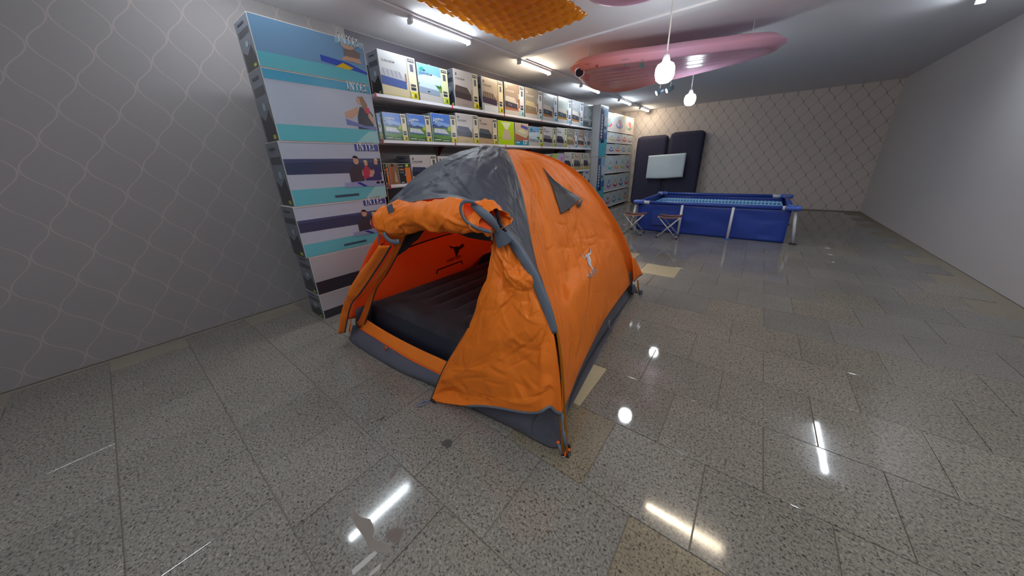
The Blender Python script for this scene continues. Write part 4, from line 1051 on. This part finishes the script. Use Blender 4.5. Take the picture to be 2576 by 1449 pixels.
# orange fly flare at the back corner
fb = [ony(u, v, y) for u, v, y in ((1597, 650, 3.46), (1606, 668, 3.56), (1617, 690, 3.66))]
fa = [ony(u, v, y) for u, v, y in ((1588, 645, 3.36), (1592, 675, 3.38), (1594, 710, 3.40))]
vs, fs = coons(fa, fb, [fa[0], fb[0]], [fa[-1], ony(1606, 695, 3.55), fb[-1]], 10, 14, .006, 6)
sheet('back_flare', vs, fs, ORANGE, tent, .002)
strip([fa[-1], ony(1606, 696, 3.55), fb[-1]], .012, (0, -1, 0), GREYFAB2, 'hem_binding', tent)
# tub: grey ground sheet walls
tub = [onz(u, v) for u, v in ((890, 866), (940, 899), (1010, 938), (1095, 975))]
CORN = Vector((-.60, 1.13, .03))
fb_ = [Vector((-2.78, 1.02, .004))]+[Vector((p.x, p.y, .004)) for p in tub]+[Vector((-1.25, 1.07, .004)), Vector((-.9, 1.10, .004)), Vector((-.66, 1.115, .004)), CORN]
band_b = [ony(u, v, 1.10) for u, v in ((893, 816), (905, 826), (960, 860), (1030, 903), (1100, 938))]
zt = band_b[2].z
bt_ = [Vector((-2.78, 1.08, band_b[0].z))]+band_b+[Vector((-1.25, 1.12, band_b[-1].z*.98)), Vector((-.9, 1.14, .2)), Vector((-.70, 1.16, .17)), Vector((-.60, 1.16, .10))]
vs, fs = coons([bt_[0], fb_[0]], [bt_[-1], fb_[-1]], bt_, fb_, 70, 10, .012, 5, bulge=lambda u, v: Vector((0, -.03, 0))*math.sin(math.pi*v)*min(1, 8*min(u, 1-u)), edge=.1)
sheet('tub_front', vs, fs, TUBFAB, tent, .002)
# orange sill band
band_t = [ony(u, v, 1.16) for u, v in ((918, 800), (945, 818), (1000, 850), (1060, 880), (1122, 908))]
st_ = [band_t[0]]+band_t[1:]+[Vector((-1.1, 1.17, band_t[-1].z))]
sb_ = [band_b[1]+Vector((0, 0, .0))]+band_b[2:]+[Vector((-1.1, 1.12, band_b[-1].z))]
vs, fs = coons([st_[0], sb_[0]], [st_[-1], sb_[-1]], st_, sb_, 40, 6, .006, 6)
sheet('door_sill', vs, fs, ORANGE_SMOOTH, tent, .002)
MB().tube(resample(sb_, 24), .004, 6).build('sill_piping', ORPL, tent)
strip([ony(966, 868, 1.08), ony(970, 874, 1.05), ony(968, 880, 1.05), ony(974, 872, 1.05)], .012, (0, -1, 0), ORPL, 'sill_loop', tent)
# side tub
sf = [onz(u, v, .004) for u, v in ((1437, 1005), (1478, 915), (1527, 835), (1562, 783), (1590, 741))]
sfl = [CORN]+[Vector((p.x, p.y, .004)) for p in sf]+[Vector((BR.x-.06, BR.y-.05, .02))]
stp = [Vector((-.64, 1.2, .3))]+[Vector((p.x-.12, p.y+.02, z_)) for p, z_ in zip(sf, (.5, .48, .43, .36, .22))]+[Vector((BR.x-.2, BR.y-.14, .08))]
vs, fs = coons([stp[0], sfl[0]], [stp[-1], sfl[-1]], stp, sfl, 60, 10, .012, 6)
sheet('tub_side', vs, fs, TUBFAB, tent, .002)
for A, B in ((BR, BL), (BL, FL)):
    a = A+(C-A)*.05; b = B+(C-B)*.05
    vs, fs = coons([a+Vector((0, 0, .30)), a], [b+Vector((0, 0, .30)), b], [a+Vector((0, 0, .3))+(C-a)*.04, b+Vector((0, 0, .3))+(C-b)*.04], [a, b], 30, 6, .01, 6)
    for v in vs: v.z = max(v.z, .004)
    sheet('tub_back' if A is BR else 'tub_side', vs, fs, TUBFAB, tent, .002)
mesh('ground_sheet', [Vector((-.66, 1.15, .006)), Vector((-.95, 3.42, .006)), Vector((-2.96, 3.3, .006)), Vector((-2.74, 1.08, .006))], [(0, 1, 2, 3)], TUBFAB, tent)
# the corner ears of the tub pulled to the buckle
ear = [ony(u, v, y) for u, v, y in ((1352, 1040, 1.10), (1385, 1024, 1.12), (1408, 1042, 1.12))]
cb = onz(1419, 1122, .05)
vs, fs = coons([ear[0], Vector((-.76, 1.10, .06)), cb+Vector((-.035, 0, -.01))], [ear[2], (ear[2]+cb)/2, cb], ear, [cb+Vector((-.035, 0, -.01)), cb], 24, 14, .012, 10, edge=.1)
sheet('tub_corner', vs, fs, TUBFAB, tent, .002)

# front flap, right half of the door, standing closed
FLAP_L = [(1241, 588), (1236, 640), (1228, 700), (1206, 752), (1182, 815), (1150, 870), (1119, 922), (1100, 965), (1090, 990), (1084, 1012)]
FY = [1.16, 1.14, 1.12, 1.10, 1.08, 1.06, 1.03, 1.0, .98, .955]
FLAPL = [ony(u, v, y) for (u, v), y in zip(FLAP_L, FY)]
FLAP_R = [(1262, 575), (1285, 612), (1315, 655), (1345, 705), (1368, 760), (1385, 810), (1395, 850), (1404, 910), (1411, 980), (1414, 1040)]
FLAPR = [ony(u, v, 1.155-.004*k) for k, (u, v) in enumerate(FLAP_R)]
FLAP_B = [(1084, 1012), (1130, 1016), (1175, 1021), (1215, 1021), (1262, 1027), (1310, 1036), (1352, 1038), (1366, 1032), (1384, 1022), (1398, 1034), (1414, 1040)]
FBY = [.955, .97, .985, 1.0, 1.02, 1.035, 1.05, 1.055, 1.08, 1.1, FLAPR[-1].y]
FLAPB = [ony(u, v, y) for (u, v), y in zip(FLAP_B, FBY)]
for p in FLAPL+FLAPB: p.z = max(p.z, .008)
vs, fs = coons(FLAPL, FLAPR, [FLAPL[0], FLAPR[0]], FLAPB, 170, 200, .048, 3.4, cell=.15, cr=90, bulge=lambda u, v: Vector((0, -.05, 0))*math.sin(math.pi*u)*math.sin(math.pi*v), edge=.06, seed=2)
sheet('door_flap', vs, fs, ORANGE, tent, .002)
MB().tube(resample(FLAPL, 40), .0045, 6).build('zip_tape', mat('zip_dark', (44, 40, 48), .6), tent)
MB().tube([p+Vector((0, -.003, 0)) for p in resample(FLAPB[2:], 60)], .008, 6, flat=.5).build('hem_binding', GREYFAB2, tent, smooth=True)
# toggle on the flap edge and at its foot
for u, v, y in ((1176, 818, 1.06), (1088, 1008, .945)):
    p = ony(u, v, y); MB().box(p-Vector((.018, .006, .012)), p+Vector((.018, .006, .012)), bev=.004).build('toggle', BLACKPL, tent)
# loop of webbing on the floor
lp = [ony(1083, 1012, .95)]+[onz(u, v, .006) for u, v in ((1070, 1008), (1056, 1016), (1050, 1022), (1062, 1019), (1078, 1013))]
strip(resample(lp, 16), .016, (0, 0, 1), WEB, 'peg_loop', tent)
# grey arch sleeve over the front pole
SL = [ony(u, v, y) for u, v, y in ((1192, 516, 1.14), (1225, 540, 1.135), (1262, 578, 1.13), (1300, 625, 1.13), (1335, 680, 1.13), (1360, 735, 1.13), (1378, 785, 1.13), (1390, 835, 1.14))]
sp_ = resample(SL, 40)
MB().tube(sp_, [.016+.014*min(1, i/14) for i in range(40)], 14, flat=.5, cap=True).build('pole_sleeve', GREYFAB2, tent, smooth=True)
# storm flap piece hanging from the sleeve
gp = [ony(u, v, 1.07) for u, v in ((1240, 562), (1243, 590), (1252, 625))]
gq = [ony(u, v, 1.07) for u, v in ((1278, 590), (1290, 604), (1262, 622))]
vs, fs = coons(gp, gq, [gp[0], gq[0]], [gp[-1], gq[-1]], 14, 14, .006, 9, edge=.1)
sheet('storm_flap', vs, fs, GREYFAB2, tent, .002)
# poles
g1 = [ony(u, v, y) for u, v, y in ((1392, 800, 1.15), (1402, 838, 1.14), (1411, 900, 1.125), (1417, 970, 1.11), (1421, 1040, 1.10), (1424, 1100, 1.10))]+[onz(1427, 1142, .02)]
MB().tube(resample(g1, 30), .0065, 8).build('pole', GOLD, tent, smooth=True)
g2 = [ony(1406, 1030, 1.13), ony(1411, 1085, 1.12), onz(1418, 1146, .012)]
MB().tube(resample(g2, 10), .005, 8).build('pole', GOLD, tent, smooth=True)
web = [ony(1416, 1040, 1.12), ony(1417, 1075, 1.10), ony(1421, 1105, 1.09), onz(1426, 1132, .03)]
strip(resample(web, 10), .022, (0, -1, .3), WEB, 'corner_strap', tent)
# corner hardware
def at(u, v, z): return onz(u, v, z)
MB().tube([at(1404, 1112, .06), at(1413, 1142, .02)], .011, 12).build('pole_socket', GREYPL, tent, smooth=True)
MB().tube([at(1403, 1109, .066), at(1405, 1114, .058)], .0125, 12).build('socket_cap', ORPL, tent, smooth=True)
p = at(1427, 1121, .035); MB().box(p-Vector((.02, .008, .01)), p+Vector((.02, .008, .012)), bev=.003).build('buckle', BLACKPL, tent)
MB().tube([at(1423, 1134, .03), at(1422, 1147, .012)], .0075, 8).build('clip', ORPL, tent, smooth=True)
MB().tube([at(1431, 1127, .03), at(1432, 1136, .02)], .0075, 8).build('clip', ORPL, tent, smooth=True)
MB().box(at(1429, 1144, .012)-Vector((.010, .014, .01)), at(1429, 1144, .012)+Vector((.010, .018, .014)), bev=.004).build('buckle', BLACKPL, tent)
rg = [at(1417+5*math.cos(a), 1146+3.5*math.sin(a), .012) for a in [2*math.pi*k/12 for k in range(13)]]
MB().tube(rg, .003, 6).build('ring', CHROME, tent, smooth=True)
# back corner pole and strap
MB().tube([ony(1604, 704, 3.5), ony(1606, 722, 3.5), onz(1608, 741, .01)], .007, 8).build('pole', GOLD, tent)
MB().tube([ony(1604, 712, 3.5), ony(1605, 726, 3.49), onz(1609, 742, .01)], .004, 6).build('corner_strap', BLACKPL, tent)
p = onz(1612, 735, .03); MB().box(p-Vector((.02, .01, .03)), p+Vector((.02, .01, .03)), bev=.005).build('buckle', GREYPL, tent)
v1, f1 = coons([ony(1590, 716, 3.3), ony(1590, 738, 3.35)], [ony(1596, 714, 3.4), onz(1606, 738, .02)], [ony(1590, 716, 3.3), ony(1596, 714, 3.4)], [ony(1590, 738, 3.35), onz(1606, 738, .02)], 6, 6)
sheet('tub_corner', v1, f1, TUBFAB, tent, .002)
# side loop hanging on the tub
strip([ony(1531, 806, 1.95), ony(1532, 822, 1.95), onz(1538, 836, .01)], .014, (1, 0, 0), WEB, 'peg_loop', tent)

# rolled door (hood)
HT = [(976, 516), (990, 508), (1015, 507), (1040, 514), (1075, 509), (1110, 502), (1140, 499), (1165, 504), (1195, 508), (1222, 518), (1240, 530)]
HBm = [(966, 572), (980, 594), (1002, 602), (1030, 589), (1065, 578), (1100, 580), (1140, 583), (1180, 582), (1212, 584), (1235, 586), (1244, 578)]
vs = []; fs = []; NSEG = 72; NL = 150
RC = crumple(NSEG, NL-1, .55, 1.1, .14, 5); RC2 = crumple(NSEG, NL-1, .55, 1.1, .05, 6); RC3 = creases(NSEG, NL-1, .55, 1.1, 110, 9)
tp = resample([ony(u, v, 1.08) for u, v in HT], NL); bp = resample([ony(u, v, 1.06) for u, v in HBm], NL)
for i in range(NL):
    a, b = tp[i], bp[i]; cc = (a+b)/2; h = (a-b)/2; L_ = h.length
    dep = Vector((.25, 1, 0)).normalized()*(.085+.008*math.sin(i*.09))
    for k in range(NSEG):
        an = 2*math.pi*k/NSEG
        p = cc+h*math.cos(an)+dep*(-math.sin(an))
        nn = (h/L_*math.cos(an)-dep.normalized()*math.sin(an))
        q = p; wv = RC[i][k]*.02*min(1, k/3, (NSEG-k)/3)+RC2[i][k]*.012*min(1, k/3, (NSEG-k)/3)+RC3[i][k]*1.2
        vs.append(p+nn*wv)
for i in range(NL-1):
    for k in range(NSEG): fs.append((i*NSEG+k, i*NSEG+(k+1) % NSEG, (i+1)*NSEG+(k+1) % NSEG, (i+1)*NSEG+k))
fs.append(tuple(range(NSEG))[::-1])
sheet('rolled_door', vs, fs, ORANGE, tent, .002)
# grey edges of the roll: loop on the right, cuff on the left
lp = [(1196, 508), (1172, 506), (1162, 514), (1161, 532), (1172, 554), (1190, 568), (1212, 577), (1238, 584)]
strip(resample([ony(u, v, .975) for u, v in lp], 30), .016, (.1, -1, 0), GREYFAB2, 'roll_binding', tent, .004)
fo = [ony(u, v, .985) for u, v in ((1196, 510), (1168, 512), (1166, 530), (1176, 552), (1198, 566), (1232, 578))]
fi = [ony(u, v, 1.03) for u, v in ((1215, 520), (1200, 528), (1204, 540), (1212, 552), (1222, 560), (1238, 574))]
vs, fs = coons(fo, fi, [fo[0], fi[0]], [fo[-1], fi[-1]], 12, 26, .005, 9)
sheet('roll_inside', vs, fs, INNER, tent, .002)
sl2 = [ony(u, v, y) for u, v, y in ((1186, 514, .99), (1205, 528, 1.0), (1228, 548, 1.02), (1250, 575, 1.06), (1262, 600, 1.09))]
MB().tube(resample(sl2, 20), [.012+.010*math.sin(math.pi*min(1, i/15)) for i in range(20)], 10, flat=.6).build('storm_flap', GREYFAB2, tent, smooth=True)
MB().tube(resample([ony(u, v, 1.12) for u, v in ((1186, 512), (1215, 512), (1240, 518), (1252, 540), (1258, 566), (1272, 584))], 16), [.012]*16, 8, flat=.5).build('mesh_edge', BLACKMESH, tent, smooth=True)
cu = [ony(u, v, 1.0) for u, v in ((972, 518), (986, 511))]; cl = [ony(u, v, 1.02) for u, v in ((984, 558), (992, 536))]
vs, fs = coons([cu[0], cl[0]], [cu[1], cl[1]], cu, cl, 6, 12, .004, 9)
sheet('roll_cuff', vs, fs, GREYFAB2, tent, .002)
MB().tube(resample([ony(u, v, .99) for u, v in ((966, 585), (972, 598), (986, 608), (1004, 608))], 14), .016, 8, flat=.6).build('roll_cuff', GREYFAB2, tent, smooth=True)
p = ony(1237, 594, 1.13); MB().box(p-Vector((.006, .003, .022)), p+Vector((.006, .003, .022)), bev=.002).build('zip_pull', CHROME, tent)

# left half of the door, tied back and bunched
a1 = [ony(u, v, 1.02) for u, v in ((970, 606), (945, 640), (918, 668), (902, 690), (890, 720), (876, 760), (866, 810))]
a2 = [ony(u, v, .98) for u, v in ((985, 618), (965, 652), (945, 682), (928, 708), (905, 740), (884, 768), (868, 815))]
a1[-1] = Vector((-2.78, 1.0, .12)); a2[-1] = Vector((-2.72, .98, .12))
vs, fs = coons(a1, a2, [a1[0], a2[0]], [a1[-1], a2[-1]], 24, 50, .016, 6, bulge=lambda u, v: Vector((0, -.06, 0))*math.sin(math.pi*u), edge=.1)
sheet('door_flap', vs, fs, ORANGE, tent, .002)
MB().tube(resample([p+Vector((0, -.004, 0)) for p in a2], 30), .006, 6).build('zip_tape', mat('zip_dark', (44, 40, 48), .6), tent)
b1 = [p+Vector((0.0, .03, 0)) for p in a2]; b2 = [ony(u, v, 1.03) for u, v in ((1004, 612), (984, 652), (974, 672), (948, 705), (914, 742), (888, 775))]+[Vector((-2.66, 1.0, .12))]
vs, fs = coons(b1, b2, [b1[0], b2[0]], [b1[-1], b2[-1]], 14, 40, .012, 7, edge=.1)
sheet('door_flap', vs, fs, ORANGE_SMOOTH, tent, .002)
p = ony(899, 713, .96); MB().box(p-Vector((.02, .008, .014)), p+Vector((.02, .008, .014)), bev=.004).build('toggle', BLACKPL, tent)
# inner tent front: red-orange jamb with dark edge
j1_ = [ony(u, v, 1.10) for u, v in ((1010, 592), (985, 640), (950, 705), (925, 750), (905, 800), (888, 826))]
j2_ = [ony(u, v, 1.13) for u, v in ((1020, 596), (1000, 640), (972, 690), (948, 725), (930, 780), (914, 822))]
vs, fs = coons(j1_, j2_, [j1_[0], j2_[0]], [j1_[-1], j2_[-1]], 10, 40, .004, 6)
sheet('inner_jamb', vs, fs, ORANGE_SMOOTH, tent, .002)
MB().tube(resample(j2_, 30), .005, 6).build('zip_tape', mat('zip_dark', (44, 40, 48), .6), tent)
def panel_px(name, pix, y, m):
    pts = [ony(u, v, y) for u, v in pix]; o = mesh(name, pts, [tuple(range(len(pts)))], m, tent)
    md = o.modifiers.new('t', 'SOLIDIFY'); md.thickness = .002; return o
panel_px('mesh_door', [(1002, 590), (1028, 580), (1072, 574), (1052, 602), (1038, 612), (1024, 628), (1003, 642), (990, 652), (975, 690), (968, 694), (986, 640)], 1.14, BLACKMESH)
panel_px('mesh_door', [(1130, 574), (1180, 572), (1244, 576), (1246, 608), (1215, 604), (1180, 598), (1155, 588)], 1.16, BLACKMESH)
def drape(name, polys, m, bvh, lift=.004):
    mb = MB()
    for pl, f in polys:
        vs = [hit(u, v, bvh, lift) for u, v in pl]
        if any(x is None for x in vs): continue
        mb.add(vs, f)
    if mb.v: return mb.build(name, m, tent)
# seams, logo ghost and pocket on the inside of the left wall
def hitl(u, v, lift=.01): return hit(u, v, LEFT_BVH, lift)
def strip_on(pix, w, m, name, bvh, lift=.008, n=24):
    pts = []
    for (a, b), (c, d) in zip(pix, pix[1:]):
        for k in range(n): t_ = k/n; q = hit(a+(c-a)*t_, b+(d-b)*t_, bvh, lift); pts.append(q)
    q = hit(pix[-1][0], pix[-1][1], bvh, lift); pts.append(q)
    pts = [p for p in pts if p is not None]
    if len(pts) > 2: MB().tube(pts, w/2, 6, flat=1).build(name, m, tent)
strip_on([(1018, 624), (1066, 607), (1110, 593), (1160, 580)], .014, BLACKMESH, 'wall_seam', LEFT_BVH)
drape('mesh_vent', [([(1022, 619), (1066, 604), (1110, 590), (1157, 578), (1140, 570), (1072, 570), (1046, 596)], [(0, 1, 2, 3, 4, 5, 6)])], fabric('orange_mesh', (236, 170, 80), (250, 190, 100), tw=.5, strength=.05), LEFT_BVH, .012)
strip_on([(1097, 688), (1099, 679), (1160, 656), (1162, 664)], .014, BLACKMESH, 'pocket_edge', LEFT_BVH)
GHOST = mat('logo_shadow', (96, 24, 18), .8)
drape('logo_ghost', [([(1139, 622), (1150, 619), (1157, 624), (1154, 632), (1149, 644), (1146, 644), (1143, 632)], [(0, 1, 2, 3, 4, 5, 6)]),
                     ([(1128, 617), (1140, 621), (1143, 625), (1133, 624)], [(0, 1, 2, 3)]), ([(1153, 621), (1163, 612), (1168, 618), (1158, 627)], [(0, 1, 2, 3)])], GHOST, LEFT_BVH)
def text_px(s, p0, p1, hpx, bvh, m, name, bold=.02, mirror=False, shear=0.0):
    v2, f2, h = text2d(s, bold); e = Vector((p1[0]-p0[0], p1[1]-p0[1])); L_ = e.length; nn = Vector((e.y, -e.x))/L_
    ptp = []
    for x, y in v2:
        if mirror: x = 1-x
        ptp.append((p0[0]+e.x*x+nn.x*(y/h)*hpx, p0[1]+e.y*x+nn.y*(y/h)*hpx))
    return drape(name, [(ptp, f2)], m, bvh)
text_px('PEKYNEW', (1124, 661), (1160, 647), 7, LEFT_BVH, GHOST, 'logo_ghost_text', mirror=True)

# vent hood on the side panel
vl = [hit(u, v, SIDE_BVH, .01) for u, v in ((1364, 424), (1385, 466), (1396, 500), (1409, 540))]
vr = [hit(u, v, SIDE_BVH, l_2) for u, v, l_2 in ((1364, 424, .01), (1392, 458, .012), (1418, 478, .02), (1456, 504, .035))]
vm_ = [hit(u, v, SIDE_BVH, l_2) for u, v, l_2 in ((1409, 540, .01), (1425, 528, .035), (1442, 515, .045), (1456, 504, .035))]
vs, fs = coons(vl, vr, [vl[0]], vm_, 40, 50, .008, 7, edge=.1, cell=.06)
sheet('vent_hood', vs, fs, fabric('vent_fabric', (66, 64, 73), (80, 80, 88), tw=.03, strength=.4), tent, .003)
tb = [hit(u, v, SIDE_BVH, .045) for u, v in ((1446, 512), (1457, 506))]; tb2 = [hit(u, v, SIDE_BVH, .01) for u, v in ((1447, 518), (1457, 523))]
if all(x is not None for x in tb+tb2):
    sheet('vent_tab', [tb[0], tb[1], tb2[1], tb2[0]], [(0, 1, 2, 3)], GREYFAB2, tent, .003)
p = hit(1424, 530, SIDE_BVH, .02); MB().box(p-Vector((.012, .012, .004)), p+Vector((.012, .012, .004)), bev=.002).build('vent_strut', BLACKPL, tent)
# printed logo: leaping figure and word
def px8(pts): return [(1420+x/12.075, 600+y/12.075) for x, y in pts]
LG = [[(480, 490), (515, 470), (560, 525), (600, 585), (640, 480), (680, 490), (665, 560), (610, 615), (570, 590), (520, 520)],
      [(665, 490), (700, 480), (760, 560), (790, 640), (800, 780), (870, 930), (850, 955), (800, 890), (720, 790), (680, 680), (660, 560)],
      [(690, 470), (770, 430), (765, 340), (775, 300), (810, 400), (800, 470), (730, 515), (700, 505)]]
drape('logo_print', [(px8(p_), [tuple(range(len(p_)))]) for p_ in LG], SILVER, SIDE_BVH)
text_px('PEKYNEW', (1420+770/12.075, 600+1235/12.075), (1420+1015/12.075, 600+985/12.075), 11.5, SIDE_BVH, SILVER, 'logo_lettering', .03)

# ================================================================== MATTRESS IN THE TENT
def flockmat():
    m = bpy.data.materials.new('navy_flocked_top'); m.use_nodes = True; n, l = nodes(m); b = n['Principled BSDF']
    g = n.new('ShaderNodeNewGeometry'); nz = n.new('ShaderNodeTexNoise'); nz.inputs['Scale'].default_value = 7; nz.inputs['Detail'].default_value = 4; l.new(g.outputs['Position'], nz.inputs['Vector'])
    cr = n.new('ShaderNodeValToRGB'); e = cr.color_ramp.elements; e[0].position = .35; e[0].color = lin((24, 20, 25)); e[1].position = .7; e[1].color = lin((42, 40, 49))
    l.new(nz.outputs[0], cr.inputs[0]); l.new(cr.outputs[0], b.inputs['Base Color']); b.inputs['Roughness'].default_value = .85; b.inputs['Sheen Weight'].default_value = .12
    return m
FLOCK = flockmat(); MSIDEM = mat('mattress_side', (34, 36, 50), .45)
xa, xb, ya, yb, mz0, mz1 = -2.66, -1.22, 1.24, 3.05, .008, .35
nx, ny = 120, 70; vs = []; fs = []
for j in range(ny+1):
    v = j/ny; y = ya+(yb-ya)*v
    for i in range(nx+1):
        u = i/nx; x = xa+(xb-xa)*u+.09*v*(1-u)
        dx = min(u, 1-u)*(xb-xa); dy = min(v, 1-v)*(yb-ya)
        e = min(dx, dy); z = mz1-.05*(1-min(1, e/.06))**2
        k = min(1, max(0, (y-ya-.24)/.12))*min(1, max(0, (yb-.15-y)/.1))*min(1, max(0, (dx-.08)/.06))
        ph = (u*7.5) % 1
        z += k*(.022*math.sqrt(max(0, 1-(2*ph-1)**2))-.022)+.0
        vs.append((x, y, z))
for j in range(ny):
    for i in range(nx): a = j*(nx+1)+i; fs.append((a, a+1, a+nx+2, a+nx+1))
bed = thing('air_mattress', ((xa+xb)/2, (ya+yb)/2, 0), 'black flocked air mattress filling the floor inside the tent', 'mattress')
mesh('mattress_top', vs, fs, FLOCK, bed, smooth=True)
per = [(xa, ya), (xb, ya), (xb, yb), (xa+.09, yb)]
vs = []; fs = []; L_ = 9; ring_ = []
for k in range(4):
    a, b = Vector(per[k]), Vector(per[(k+1) % 4])
    for q in range(12): ring_.append(a+(b-a)*q/12)
cxy = Vector(((xa+xb)/2, (ya+yb)/2))
for j in range(L_+1):
    t_ = j/L_; z = mz0+(mz1-.045-mz0)*t_; o_ = .03*math.sin(math.pi*t_)-.02*(1-t_)**3
    for p in ring_: d = (p-cxy).normalized(); vs.append((p.x+d.x*o_, p.y+d.y*o_, z))
n = len(ring_)
for j in range(L_):
    for k in range(n): fs.append((j*n+k, j*n+(k+1) % n, (j+1)*n+(k+1) % n, (j+1)*n+k))
mesh('mattress_side', vs, fs, MSIDEM, bed, smooth=True)
